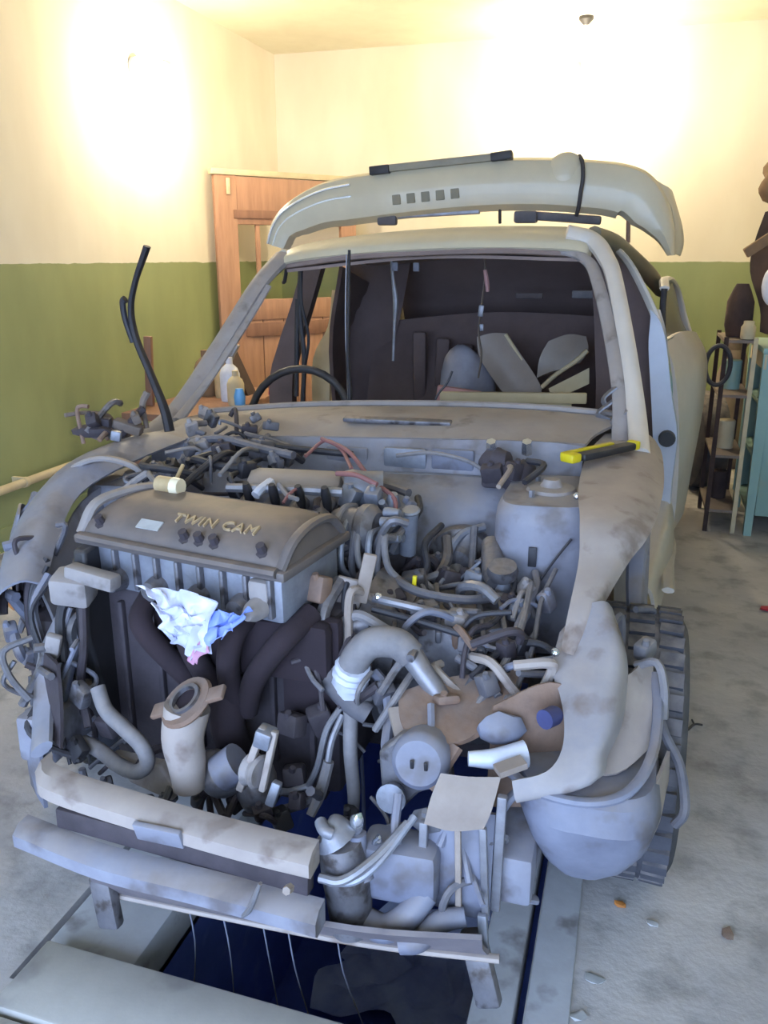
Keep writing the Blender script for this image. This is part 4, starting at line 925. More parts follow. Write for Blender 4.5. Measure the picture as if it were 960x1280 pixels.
# wiring looms and hoses over the whole bay
LOOMS = [
    ([(-.55, .36, .90), (-.42, .30, .93), (-.28, .26, .92), (-.16, .22, .915)], .012, rubber_g), ([(-.50, .40, .90), (-.38, .34, .915), (-.20, .36, .90), (-.05, .40, .885)], .010, rubber),
    ([(-.60, .20, .88), (-.52, .05, .90), (-.42, .0, .91), (-.36, .04, .89)], .010, rubber), ([(-.56, .16, .86), (-.46, -.02, .90), (-.40, -.08, .89)], .007, hose_g),
    ([(-.34, .24, .90), (-.32, .12, .93), (-.345, .02, .90), (-.36, -.05, .87)], .009, rubber), ([(-.28, .26, .91), (-.27, .14, .94), (-.28, .02, .90)], .006, hose_g),
    ([(-.46, .22, .88), (-.40, .12, .91), (-.30, .10, .90), (-.22, .14, .89)], .011, rubber), ([(-.15, .28, .90), (-.12, .36, .93), (-.05, .30, .92), (.02, .18, .90)], .005, redwire),
    ([(-.13, .36, .935), (-.02, .27, .925), (.08, .16, .88), (.16, .10, .85), (.165, .06, .80)], .006, redwire), ([(.0, .12, .90), (.06, .10, .905), (.12, .08, .89)], .007, redwire),
    ([(-.05, -.03, .895), (-.055, -.06, .89), (-.06, -.09, .875)], .004, redwire), ([(.17, .30, .80), (.20, .20, .80), (.22, .10, .82), (.215, .05, .80)], .010, rubber),
    ([(.02, .30, .83), (.10, .25, .84), (.17, .2, .84)], .012, rubber_g), ([(-.36, -.02, .93), (-.36, -.06, .90), (-.37, -.08, .86)], .005, yellow_b),
    ([(-.10, -.02, .90), (-.06, -.06, .885), (-.02, -.10, .89)], .006, hose_g), ([(.20, -.05, .70), (.28, -.12, .70), (.38, -.10, .685), (.46, -.02, .67)], .011, rubber_g),
    ([(.18, -.18, .70), (.26, -.20, .70), (.36, -.18, .68), (.43, -.12, .66)], .010, steel), ([(.20, -.22, .69), (.30, -.22, .675), (.40, -.22, .655)], .008, rubber),
    ([(.24, -.02, .66), (.26, .04, .70), (.24, .10, .74), (.26, .2, .76)], .009, rubber), ([(.32, .10, .60), (.28, .16, .66), (.30, .24, .72), (.36, .28, .74)], .012, alu_lt),
    ([(.36, .10, .62), (.345, .2, .70), (.34, .24, .75)], .010, rubber_g), ([(.28, .06, .66), (.285, .16, .68), (.27, .22, .72)], .014, alu),
    ([(.40, -.2, .64), (.46, -.14, .66), (.48, .0, .68), (.47, .06, .70)], .007, rubber), ([(.50, -.2, .62), (.515, -.10, .66), (.53, .02, .68), (.52, .08, .70)], .010, plastic_b),
    ([(.53, -.3, .58), (.55, -.2, .63), (.55, -.05, .68), (.57, .06, .72)], .006, rubber_g), ([(.46, -.34, .56), (.49, -.28, .60), (.52, -.18, .66), (.52, .0, .70)], .008, hose_g),
    ([(.14, -.26, .66), (.18, -.26, .69), (.24, -.26, .665), (.30, -.27, .64)], .012, hose_g), ([(.19, -.16, .68), (.17, -.24, .74), (.16, -.26, .72), (.165, -.28, .62)], .010, beige_m),
    ([(.12, -.20, .74), (.11, -.28, .70), (.105, -.30, .62)], .016, alu), ([(.155, -.14, .70), (.14, -.2, .74), (.135, -.22, .70), (.15, -.26, .60)], .007, rubber),
    ([(.23, -.30, .58), (.26, -.32, .56), (.28, -.36, .52), (.285, -.40, .47), (.30, -.42, .45)], .012, plastic_b), ([(.40, -.26, .62), (.46, -.28, .60), (.50, -.32, .575)], .009, rubber_g),
    ([(-.42, .06, .78), (-.48, -.06, .80), (-.50, -.14, .76), (-.49, -.2, .66)], .014, rubber_g), ([(-.46, -.30, .74), (-.50, -.36, .66), (-.48, -.40, .55)], .012, rubber),
    ([(-.44, -.36, .70), (-.42, -.40, .60), (-.44, -.40, .50), (-.40, -.44, .42)], .010, iron), ([(-.58, -.10, .74), (-.60, -.18, .62), (-.55, -.30, .50), (-.52, -.36, .40)], .016, rubber_g),
    ([(.08, .40, .89), (.18, .40, .905), (.28, .40, .89), (.34, .40, .86)], .006, hose_g), ([(.40, .38, .885), (.42, .30, .90), (.405, .20, .875)], .007, beige_m),
    ([(.45, .40, .90), (.50, .36, .90), (.46, .28, .87)], .009, rubber), ([(-.20, .38, .88), (-.28, .40, .905), (-.40, .42, .92)], .010, rubber_g)]
for pts, r, mm in LOOMS:
    cp('bay_hose' if r >= .009 else 'bay_wire', MB().tube(pts, r, 8, 5), mm)
# clamps, relays, plugs and brackets that crowd the bay
BITS = [(-.40, .28, .90, .06, .05, .05, iron), (-.30, .32, .90, .05, .06, .06, rubber_g), (-.47, .10, .885, .05, .04, .04, plastic_k), (-.22, .30, .885, .05, .04, .035, alu), (-.50, .32, .905, .07, .05, .03, bay_dusty),
        (.04, .10, .845, .05, .04, .06, alu_lt), (.11, .08, .86, .04, .04, .04, alu_lt), (.18, .14, .81, .04, .03, .06, plastic_b), (.24, .0, .675, .06, .05, .05, alu), (.31, .06, .665, .05, .05, .05, iron),
        (.38, .05, .675, .05, .04, .05, alu_lt), (.43, .08, .685, .04, .04, .05, iron), (.22, -.12, .67, .06, .04, .04, iron), (.30, -.16, .675, .07, .05, .03, alu), (.38, -.16, .665, .05, .05, .03, bay_dusty),
        (.14, -.23, .63, .05, .04, .06, alu), (.09, -.26, .74, .05, .04, .06, rust), (.20, -.28, .60, .04, .03, .05, plastic_k), (.50, -.06, .655, .05, .05, .04, alu_lt), (.56, -.02, .67, .03, .04, .05, bay),
        (.36, .38, .865, .06, .04, .05, iron), (.42, .36, .88, .04, .04, .05, iron), (.40, -.36, .575, .05, .04, .02, rust), (.54, -.36, .575, .05, .04, .05, plastic_b), (-.53, -.02, .78, .06, .05, .05, iron),
        (-.58, .06, .80, .05, .05, .06, alu), (-.41, -.44, .50, .05, .03, .05, alu), (-.36, -.42, .42, .05, .04, .05, iron), (.12, -.34, .47, .05, .04, .07, iron), (.06, -.36, .46, .06, .04, .05, iron)]
for k, (x, y, z, a, b, c, mm) in enumerate(BITS):
    r = random.Random(k + 50)
    mb = MB().box((x, y, z), (a, b, c), (r.uniform(-.4, .4), r.uniform(-.4, .4), r.uniform(-.6, .6)), bev=.008)
    mb.lathe([(0, .014), (.007, .014), (.009, 0), (0, 0)], (x + r.uniform(-.01, .01), y - .006, z + c / 2 - .004), (r.uniform(-.3, .3), -.3, 1), 8)
    cp('bay_fitting', mb, mm)
for x, y, z in ((.165, -.21, .715), (.205, -.19, .705), (.178, -.235, .665), (.605, -.28, .668), (.60, .19, .866)):
    cp('bright_bolt', MB().lathe([(0, .012), (.005, .012), (.009, .008), (.009, 0), (0, 0)], (x, y, z), (0, -.6, 1), 8), bright)
cp('plug_tag', MB().box((.265, -.10, .715), (.010, .008, .034), (.2, .1, 0), bev=.002), yellow, label='small yellow-green plug tag')

def clutter(seed, n, lo, hi, mats, droop, rad=(.004, .011), bits=.35, size=(.02, .05)):
    r = random.Random(seed)
    for k in range(n):
        p = V(*[r.uniform(lo[i], hi[i]) for i in range(3)])
        mm = r.choice(mats)
        if r.random() < bits:
            sz = [r.uniform(*size) for _ in range(3)]
            mb = MB().box(p, sz, (r.uniform(-.6, .6), r.uniform(-.6, .6), r.uniform(-.9, .9)), bev=min(sz) * .2)
            mb.lathe([(0, .012), (.006, .012), (.009, 0), (0, 0)], p + V(0, -sz[1] * .3, sz[2] * .45), (r.uniform(-.3, .3), -.4, 1), 8)
            cp('bay_fitting', mb, mm)
        else:
            d = V(r.uniform(-1, 1), r.uniform(-1, 1), r.uniform(-.3, .3) - droop)
            d = d.normalized() * r.uniform(.06, .16)
            e = V(r.uniform(-.04, .04), r.uniform(-.04, .04), r.uniform(-.02, .05))
            q = [p - d * .5, p - d * .1 + e, p + d * .3 + e * .6, p + d * .6 - e * .3]
            q = [V(*[min(max(c[i], lo[i] - .03), hi[i] + .03) for i in range(3)]) for c in q]
            ra = r.uniform(*rad)
            cp('bay_hose' if ra >= .008 else 'bay_wire', MB().tube(q, ra, 7, 4), mm)
GREYS = (rubber_g, hose_g, alu, plastic_b, iron, rubber, bay_dusty, steel)
clutter(101, 34, (-.55, .02, .84), (-.20, .40, .90), (rubber_g, hose_g, alu, iron, rubber, bay_dusty, rubber), .1)
clutter(102, 26, (-.02, -.05, .70), (.20, .16, .82), (alu_lt, alu, hose_g, rubber_g, plastic_b, iron), 1.0)
clutter(103, 44, (.16, -.28, .62), (.52, .16, .69), GREYS, .2)
clutter(104, 14, (.24, .06, .58), (.42, .26, .74), (alu_lt, alu, rubber_g, iron), .8)
clutter(105, 30, (-.80, -.30, .44), (-.50, .02, .76), (iron, rubber, rubber_g, plastic_b, iron, bay), 1.4, (.004, .014))
clutter(106, 22, (-.56, -.50, .28), (-.40, -.36, .62), (iron, rubber_g, alu, plastic_b, rubber), .8)
clutter(107, 24, (-.40, -.48, .26), (.28, -.36, .34), (iron, rubber, alu, iron, rubber_g), .1)
clutter(108, 18, (.08, -.36, .42), (.30, -.26, .62), (iron, rubber_g, alu, hose_g, rubber), 1.0)
clutter(109, 16, (.26, -.56, .24), (.54, -.46, .44), (plastic_b, alu, steel, rubber_g), .8, (.004, .009))
clutter(110, 12, (.38, -.36, .58), (.60, -.20, .64), (rust, rubber_g, plastic_b, bay_rust), .2)
clutter(111, 14, (.68, -.24, .46), (.80, .10, .66), (plastic_b, steel, rubber_g, hose_g), 1.0, (.005, .012), .2)
clutter(112, 12, (-.66, .36, .90), (-.30, .60, .955), (bay_dusty, rubber_g, alu, iron), .0)
clutter(113, 10, (-.90, .30, .88), (-.70, .42, .97), (iron, grey_cl, alu, rust), -.3, (.005, .01), .6)
for k, (x, y) in enumerate(((-.12, -.56), (-.03, -.57), (.05, -.55), (.12, -.57), (.22, -.55))):
    cp('hanging_wire', MB().tube([(x, y, .18), (x + .01, y + .02, .0), (x - .03 + .02 * k, y + .06, -.22), (x - .05 + .02 * k, y + .10, -.45)], .0016, 5, 4), plastic_b)

# ------------------------------------------------------------------ cabin
cp('dashboard_bar', MB().tube(TL([(-.78, 1.0, .82), (-.4, 1.05, .85), (0, 1.05, .86), (.4, 1.05, .86), (.70, 1.0, .85)]), .04, 10, 4), dash_m)
cp('dashboard_frame', MB().grid([TL([(-.76, .90, .90), (-.45, .94, .90), (-.1, .96, .90), (.3, .96, .905), (.68, .92, .90)]), TL([(-.76, 1.05, .87), (-.45, 1.1, .89), (-.1, 1.12, .87), (.3, 1.12, .875), (.68, 1.08, .87)]), TL([(-.74, 1.15, .72), (-.45, 1.2, .74), (-.1, 1.2, .70), (.3, 1.2, .70), (.68, 1.15, .72)])], 4, 4, .012), dash_m)
for x, y, z, s, sd in ((-.02, 1.02, .905, (.10, .06, .035), 1), (.10, 1.03, .91, (.09, .05, .03), 2), (-.40, 1.02, .905, (.09, .05, .03), 3), (-.55, .98, .90, (.06, .04, .03), 4), (.25, 1.04, .905, (.12, .04, .018), 6), (.5, 1.02, .905, (.10, .04, .018), 7)):
    cp('dashboard_lump', MB().blob(tl(x, y, z), s, sd, .2, 2), plastic_k if sd < 5 else dash_m)
cp('dash_wire', MB().tube([(.04, 1.02, .93), (.055, 1.03, .97), (.085, 1.04, 1.01), (.10, 1.05, 1.05)], .004, 6), rubber)
sw = cp('steering_wheel', MB().tube([(-.575 + .215 * math.cos(a), 1.28 + .05 * math.sin(a), .80 + .20 * math.sin(a)) for a in [2 * math.pi * k / 28 for k in range(29)]], .016, 10, 1, caps=False), plastic_k)
sub('hub', MB().blob((-.575, 1.27, .79), (.07, .04, .06), 2, .08, 2), plastic_k, sw)
for a in (.2, 2.94, 4.71):
    sub('spoke', MB().beam((-.575, 1.28, .79), (-.575 + .21 * math.cos(a), 1.28 + .05 * math.sin(a), .80 + .195 * math.sin(a)), .025, .015), plastic_k, sw)
sub('column', MB().tube([(-.575, 1.26, .79), (-.575, 1.05, .76)], .04, 12, 1), plastic_k, sw)
cp('hanging_strap', MB().tube([(-.258, 1.0, 1.455 - .0), (-.262, 1.0, 1.30), (-.268, 1.0, 1.10), (-.262, 1.0, .95), (-.262, .98, .90)], [.008, .010, .011, .013, .016], 8, 5, .6), rubber, label='black cable hanging across the windscreen opening')
cp('hanging_strap', MB().tube([(-.275, 1.02, 1.44), (-.282, 1.02, 1.2), (-.275, 1.02, .92)], .0025, 6), steel)
for pts, r in (([(-.72, 1.7, 1.40), (-.73, 1.7, 1.2), (-.715, 1.7, 1.0), (-.73, 1.7, .78)], .012), ([(-.68, 1.6, 1.38), (-.68, 1.6, 1.24), (-.66, 1.62, 1.1), (-.69, 1.65, .98), (-.70, 1.65, .92)], .007), ([(-.80, 1.85, 1.25), (-.81, 1.85, 1.05), (-.82, 1.85, .80)], .012), ([(-.70, 1.5, 1.40), (-.72, 1.52, 1.34), (-.735, 1.54, 1.33)], .008)):
    cp('cabin_cable', MB().tube(pts, r, 8, 5), rubber)
cp('door_pillar_trim', MB().grid([[(-.80, 2.36, 1.27), (-.765, 2.34, 1.27)], [(-.83, 2.36, 1.08), (-.78, 2.34, 1.08)], [(-.90, 2.3, .92), (-.80, 2.3, .90)], [(-.91, 2.3, .6), (-.82, 2.3, .6)]], 4, 4, .02), cream_m, label='cream trim of the far rear pillar')
sb = cp('seat_belt', MB().tube([(.06, 1.85, 1.44), (.065, 1.85, 1.36), (.055, 1.85, 1.25), (.045, 1.85, 1.12), (.06, 1.85, 1.02), (.05, 1.85, .92)], [.007, .010, .012, .012, .014, .012], 8, 5, .35), grey_cl)
sub('webbing', MB().tube([(.065, 1.84, 1.38), (.075, 1.84, 1.33), (.08, 1.84, 1.29)], [.008, .010, .007], 6, 4), pink, sb, label='pinkish frayed webbing')
sub('buckle', MB().box((.055, 1.835, 1.21), (.024, .012, .05), (0, .1, 0), bev=.005), steel, sb)
sub('buckle', MB().box((.06, 1.835, 1.14), (.018, .010, .03), (0, -.1, 0), bev=.004), alu_lt, sb)
for x, z in ((-.27, 1.395), (-.18, 1.39)):
    cp('visor_clip', MB().box(tl(x, 1.62, z + .01), (.026, .012, .036), bev=.004), bay, label='small pale visor clip under the roof')
cp('roof_wire', MB().tube([(-.31, 1.7, 1.42), (-.30, 1.7, 1.33), (-.29, 1.7, 1.25), (-.295, 1.7, 1.15), (-.30, 1.7, 1.0)], [.006, .008, .012, .007, .006], 8, 4), steel)
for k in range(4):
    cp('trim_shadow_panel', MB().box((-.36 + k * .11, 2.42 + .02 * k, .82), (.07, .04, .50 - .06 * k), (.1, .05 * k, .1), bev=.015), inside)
cp('rear_light_band', MB().box(tl(.16, 2.64, 1.235), (.14, .02, .03), bev=.006), dash_m)  # bands of light in the dark rear, put in as lighter bars
cp('rear_light_band', MB().box(tl(.44, 2.64, 1.235), (.13, .02, .04), bev=.006), hose_g)

# ------------------------------------------------------------------ loose things in the cabin
t = thing('door_card', (.16, 2.2, .51), 'grey-brown trim panel with a pale diagonal edge lying in the cabin', 'trim panel', 'loose trim panels in the cabin')
part('panel', MB().grid([[(-.01, 2.12, 1.075), (.06, 2.13, 1.085), (.125, 2.14, 1.085)], [(.02, 2.12, .98), (.11, 2.1, .98), (.20, 2.12, .985)], [(.10, 2.1, .87), (.19, 2.08, .87), (.285, 2.1, .875)], [(.16, 2.08, .79), (.24, 2.08, .79), (.30, 2.1, .83)]], 4, 4, .03), mat('panel_grey', rgb(150, 136, 126), rgb(124, 110, 102), .5, 5, .5), t)
part('edge_band', MB().tube([(.125, 2.11, 1.09), (.19, 2.10, 1.0), (.25, 2.09, .92), (.305, 2.09, .845)], .012, 8, 4, .7), cream_m, t)
t = thing('quarter_trim', (.42, 2.15, .51), 'pale curved trim panel folded like a V in the cabin', 'trim panel', 'loose trim panels in the cabin')
part('panel', MB().grid([[(.32, 2.12, 1.06), (.41, 2.14, 1.085), (.48, 2.15, 1.07)], [(.29, 2.1, .98), (.40, 2.1, 1.0), (.50, 2.12, 1.02)], [(.29, 2.1, .90), (.37, 2.08, .93), (.47, 2.1, .97)]], 4, 4, .03), mat('panel_taupe', rgb(140, 128, 118), rgb(116, 104, 96), .5, 5, .45), t)
part('fold_band', MB().tube([(.31, 2.06, .86), (.37, 2.06, .92), (.45, 2.07, .98), (.50, 2.08, 1.03)], .016, 8, 4, .7), cream_m, t)
part('lower_panel', MB().grid([[(.345, 2.05, .855), (.42, 2.05, .90), (.515, 2.06, .955)], [(.36, 2.04, .82), (.43, 2.04, .84), (.52, 2.05, .885)]], 4, 4, .02), cream_m, t)
part('foot', MB().box((.40, 2.12, .685), (.10, .04, .34), bev=.01), inside, t)
single('cardboard_sheet', MB().box((.22, 1.72, .86), (.62, .03, .045), (0, -.03, .03), bev=.006).box((.22, 1.735, .66), (.5, .02, .38), bev=.004), cream_m, 'long cream board across the cabin behind the dashboard', 'board')
single('pink_folder', MB().box((-.055, 1.86, .70), (.20, .03, .34), (0, .12, .1), bev=.006), pink, 'pinkish folder standing in the cabin beside the belt', 'folder')
single('grey_bag', MB().blob((-.06, 2.16, .84), (.12, .10, .22), 31, .2, 3), mat('bag_grey', rgb(150, 150, 162), rgb(110, 106, 116), .6, 7, .6, 0, .2), 'grey bulging bag on the rear seat', 'bag')

# ------------------------------------------------------------------ bumper cover lying over the roof
bt = thing('bumper', (-.1, 2.05, 1.56), 'silver bumper cover laid across the roof of the car', 'bumper')
path = [(-1.02, 1.50), (-.985, 1.60), (-.90, 1.685), (-.72, 1.765), (-.48, 1.80), (-.1, 1.832), (.2, 1.84), (.45, 1.825), (.62, 1.80), (.72, 1.75), (.79, 1.65), (.825, 1.54), (.835, 1.44)]
pp = crom([(x, 0, z) for x, z in path], 5)
def band(prof):
    """prof: list of (inward offset, y) per station fraction -> rings"""
    rings = []
    for i, p in enumerate(pp):
        tg = (pp[min(i + 1, len(pp) - 1)] - pp[max(i - 1, 0)]).normalized()
        nin = V(tg.z, 0, -tg.x)
        f_ = i / (len(pp) - 1)
        k = 1 - .45 * max(0, abs(f_ - .5) - .22) / .28
        if f_ > .86: k *= 1 - .72 * (f_ - .86) / .14
        rings.append([p + nin * (n * k) + V(0, y, 0) for n, y in prof])
    return rings
outer = [(.215, 2.03), (.19, 1.985), (.11, 1.970), (.05, 1.98), (.015, 2.0), (0, 2.04), (0, 2.14), (.02, 2.26), (.05, 2.28), (.05, 2.265), (.028, 2.25), (.012, 2.14), (.012, 2.045), (.03, 2.012), (.06, 1.993), (.11, 1.984), (.18, 1.998), (.205, 2.03)]
part('cover', MB().loft(band(outer)), paint, bt)
def bp(fr, n, y):
    i = int(fr * (len(pp) - 1)); p = pp[i]
    tg = (pp[min(i + 1, len(pp) - 1)] - pp[max(i - 1, 0)]).normalized()
    return p + V(tg.z, 0, -tg.x) * n + V(0, y, 0)
# highlights of the curved far end, laid on as bright strips
for n in (.045, .095):
    part('highlight_strip', MB().tube([bp(f_, n * (1 - .45 * max(0, abs(f_ - .5) - .22) / .28), 1.976) for f_ in (.01, .05, .1, .15, .2, .25, .3)], .006, 6, 3), bright, bt, label='bright highlight strip at the end of the bumper')
for k in range(5):
    x = -.365 + k * .066; z = 1.676 + k * .0052
    part('square_hole', MB().box((x, 1.973, z), (.038, .008, .042), (0, -.08, 0), bev=.003), mat('hole_grey_%d' % k, rgb(140, 134, 118), None, .2, 6, .8) if k == 0 else MATS['hole_grey_0'], bt, label='small square opening in the bumper')
part('plate_holder', MB().beam((-.49, 2.0, 1.802), (.14, 2.0, 1.845), .05, .030, bev=.004), mat('holder_grey', rgb(150, 144, 128), rgb(120, 114, 102), .5, 6, .6), bt)
part('holder_end', MB().beam((-.49, 1.985, 1.798), (-.40, 1.985, 1.805), .04, .036, bev=.004), plastic_k, bt)
part('holder_end', MB().beam((.05, 1.985, 1.838), (.14, 1.985, 1.848), .04, .034, bev=.004), plastic_k, bt)
part('rubbing_strip', MB().tube([(.415, 2.03, 1.838), (.432, 1.985, 1.81), (.44, 1.965, 1.75), (.435, 1.965, 1.69), (.428, 1.985, 1.63), (.42, 2.0, 1.60)], .009, 8, 5), rubber, bt, label='dark strap round the bumper')
part('corner_bulge', MB().blob((.36, 2.02, 1.755), (.085, .05, .10), 3, .05, 3), paint, bt)
part('stay', MB().tube([(.09, 2.02, 1.66), (.09, 2.03, 1.60), (.09, 2.04, 1.575)], .007, 8, 2), rubber, bt)
part('stay', MB().tube([(.63, 2.03, 1.66), (.635, 2.03, 1.57), (.64, 2.03, 1.49)], .009, 8, 2), rust, bt)
part('inner_bar', MB().beam((-.62, 2.03, 1.60), (.0, 2.03, 1.625), .03, .022, bev=.004), steel, bt)
part('foam_block', MB().box((.20, 2.06, 1.600), (.10, .06, .05), bev=.01), rubber_g, bt)
part('foam_block', MB().box((.38, 2.08, 1.594), (.28, .06, .036), (0, .08, 0), bev=.008), rubber_g, bt)
part('lip_tongue', MB().box((-.42, 2.02, 1.60), (.09, .04, .06), bev=.01), rubber_g, bt)
part('side_wing', MB().grid([[(.72, 2.05, 1.74), (.79, 2.1, 1.70), (.80, 2.3, 1.68)], [(.80, 2.05, 1.62), (.84, 2.12, 1.58), (.85, 2.35, 1.55)], [(.82, 2.06, 1.52), (.86, 2.14, 1.50), (.86, 2.3, 1.48)], [(.81, 2.06, 1.45), (.85, 2.12, 1.44), (.85, 2.2, 1.44)]], 4, 4, .008), paint, bt)

# ------------------------------------------------------------------ loose things on the car
kn = thing('utility_knife', (.64, .59, .90), 'yellow and black snap-off knife lying on the wing', 'knife')
MK = Matrix.Translation((.630, .475, .912)) @ Matrix.Rotation(math.radians(55), 4, 'Z') @ Matrix.Scale(1.35, 4, V(1, 0, 0))
part('handle', MB(MK).box((.02, -.012, .008), (.17, .036, .022), bev=.007), plastic_k, kn)
part('blade_channel', MB(MK).box((-.012, .018, .012), (.16, .018, .018), bev=.004), yellow, kn, label='yellow spine of the knife')
part('front_grip', MB(MK).box((-.085, -.004, .010), (.03, .046, .026), bev=.007), yellow, kn, label='yellow nose of the knife')
part('end_cap', MB(MK).box((.112, -.010, .009), (.018, .036, .026), bev=.006), yellow, kn, label='yellow end cap')

bag = thing('plastic_wrapper', (-.10, -.44, .74), 'crumpled white and blue plastic wrapper hanging below the valve cover', 'wrapper')
def crumple(rows, seed, amp):
    r = random.Random(seed)
    G = []
    for row in rows:
        G.append([V(*p) + V(r.uniform(-amp, amp), r.uniform(-amp * 1.4, amp * .6), r.uniform(-amp, amp)) for p in row])
    return MB().grid(G, 3, 3, .002)
def fan(top, bot, n, m_):
    rows = []
    for i in range(m_):
        v = i / (m_ - 1)
        rows.append([tuple(Vector(top[0]).lerp(Vector(top[1]), u / (n - 1)).lerp(Vector(bot[0]).lerp(Vector(bot[1]), u / (n - 1)), v)) for u in range(n)])
    return rows
part('sheet', crumple(fan(((-.25, -.42, .775), (-.07, -.43, .765)), ((-.16, -.45, .70), (-.075, -.47, .66)), 9, 7), 3, .012), rag_m, bag)
part('sheet', crumple(fan(((-.20, -.44, .75), (-.08, -.44, .74)), ((-.15, -.47, .69), (-.09, -.475, .65)), 7, 6), 8, .014), rag_m, bag)
part('sheet', crumple(fan(((-.075, -.44, .735), (.02, -.43, .755)), ((-.095, -.47, .67), (-.03, -.46, .71)), 8, 6), 5, .010), rag_blue, bag, label='blue printed end of the wrapper')
part('sheet', crumple(fan(((-.105, -.465, .69), (-.06, -.46, .70)), ((-.11, -.48, .645), (-.085, -.48, .64)), 5, 5), 6, .006), rag_pink, bag, label='pink printed corner of the wrapper')

# ------------------------------------------------------------------ floor level foreground
pk = thing('plank', (.0, -.80, 0), 'wide pale plank lying across the near end of the pit', 'plank')
MPk = Matrix.Translation((.10, -.815, .022)) @ Matrix.Rotation(math.radians(-1.2), 4, 'Z')
part('board', MB(MPk).box((.0, .055, .0), (.98, .17, .04), bev=.006), plank_m, pk)
part('board', MB(MPk).box((.0, -.125, -.004), (.98, .17, .034), bev=.006), plank_m, pk)
single('crumpled_sheet', crumple(fan(((-.02, .40, -.69), (.45, .46, -.60)), ((-.06, .0, -.70), (.45, -.06, -.68)), 9, 9), 12, .035), sheet_m, 'pale blue crumpled sheet lying down in the pit', 'sheet')
single('pit_ladder_rod', MB().tube([(-.14, .75, -.75), (-.16, .8, -.5), (-.188, .84, -.25)], .008, 6, 3), plastic_b, 'thin rod leaning against the pit wall under the car', 'rod')
for k, (x, y, s, mm, lab, nm) in enumerate(((.78, -.173, (.018, .010, .008), orange_m, 'small orange-white chip on the floor beside the front wheel', 'chip'),
        (.85, -.208, (.014, .010, .004), sticker_m, 'pale flake on the floor farther out than the orange chip', 'flake'), (1.01, -.197, (.012, .018, .005), rust, 'small tan scrap alone on the open concrete', 'scrap'),
        (.735, -.40, (.022, .016, .004), sticker_m, 'larger white smear of plaster near the pit kerb', 'plaster lump'), (.71, -.50, (.020, .014, .004), sticker_m, 'white plaster lump at the bottom edge by the kerb', 'plaster lump'))):
    single('floor_scrap', MB().blob((x, y, s[2] * .8), s, k, .3, 1), mm, lab, nm)
single('twig', MB().tube([(.965, .66, .006), (.985, .69, .012), (1.01, .70, .008)], .004, 6, 3).tube([(.985, .69, .012), (.98, .72, .01)], .003, 6, 2), plastic_k, 'dark twig-like scrap on the floor beside the front tyre', 'scrap')
single('red_scrap', MB().blob((1.335, 1.75, .01), (.03, .02, .01), 2, .3, 1), red_m, 'small red scrap on the floor at the picture edge', 'scrap')

# ------------------------------------------------------------------ right side: teal cabinet and what stands round it
cb = thing('metal_cabinet', (1.75, 3.1, 0), 'teal enamelled metal cabinet on short legs with an open side', 'cabinet')
cx0, cx1, cy0, cy1, ct = 1.335, 2.02, 2.80, 3.42, .98
part('top', MB().box(((cx0 + cx1) / 2, (cy0 + cy1) / 2, ct), (cx1 - cx0 + .02, cy1 - cy0 + .02, .03), bev=.006), teal, cb)
part('front_panel', MB().box(((cx0 + cx1) / 2 + .02, cy0 + .012, .53), (cx1 - cx0 - .06, .02, .83), bev=.006), teal, cb)
part('back_panel', MB().box(((cx0 + cx1) / 2, cy1 - .012, .53), (cx1 - cx0, .02, .86)), teal, cb)
part('side_panel', MB().box((cx1 - .012, (cy0 + cy1) / 2, .53), (.02, cy1 - cy0, .86)), teal, cb)
for x in (cx0 + .025, cx1 - .025):
    for y in (cy0 + .025, cy1 - .025):
        part('leg', MB().prism([(x - .03, y - .025, .97), (x + .03, y - .025, .97), (x + .022, y - .02, 0), (x - .016, y - .02, 0)], (0, .045, 0)), teal, cb)
for z in (.13, .42, .70):
    part('shelf', MB().box(((cx0 + cx1) / 2, (cy0 + cy1) / 2, z), (cx1 - cx0 - .03, cy1 - cy0 - .04, .02)), teal, cb)
part('rail', MB().box((cx0 + .008, (cy0 + cy1) / 2, .925), (.016, cy1 - cy0, .08), bev=.003), cream_m, cb)
part('handle', MB().tube([(1.55, cy0 - .002, .7), (1.55, cy0 - .03, .7), (1.65, cy0 - .03, .7), (1.65, cy0 - .002, .7)], .006, 6, 2), steel, cb)
for k, (y, z, s, mm, lab) in enumerate(((2.95, .79, (.16, .2, .16), junk_m, 'dark box on the upper shelf of the teal cabinet'), (3.15, .50, (.2, .25, .14), cream_m, 'cream carton on the middle shelf of the teal cabinet'), (3.05, .222, (.2, .22, .16), grey_cl, 'grey box on the lowest shelf of the teal cabinet'))):
    single('storage_box', MB().box((1.50, y, z + .002), s, (0, 0, 0), bev=.01), mm, lab, 'box', 'boxes inside the teal cabinet')
# heap on the cabinet
single('dark_coat', MB().grid([[(1.32, 2.98, 1.06), (1.40, 2.88, 1.05), (1.80, 2.92, 1.05)], [(1.31, 3.02, 1.18), (1.40, 2.92, 1.20), (1.80, 2.97, 1.22)], [(1.25, 3.10, 1.36), (1.38, 3.02, 1.38), (1.78, 3.04, 1.4)], [(1.26, 3.16, 1.50), (1.40, 3.1, 1.53), (1.76, 3.1, 1.56)], [(1.30, 3.2, 1.66), (1.42, 3.16, 1.68), (1.72, 3.18, 1.70)]], 4, 4, .05), junk_m, 'dark coat heaped on top of the teal cabinet', 'coat')
single('brown_bundle', MB().blob((1.38, 3.19, 1.83), (.14, .12, .10), 17, .3, 3), brown_m, 'brown cloth bundle topping the heap on the cabinet', 'bundle')
single('white_cloth', MB().blob((1.335, 2.90, 1.29), (.035, .04, .10), 19, .25, 3), white_pl, 'white cloth end poking out of the dark coat', 'cloth')
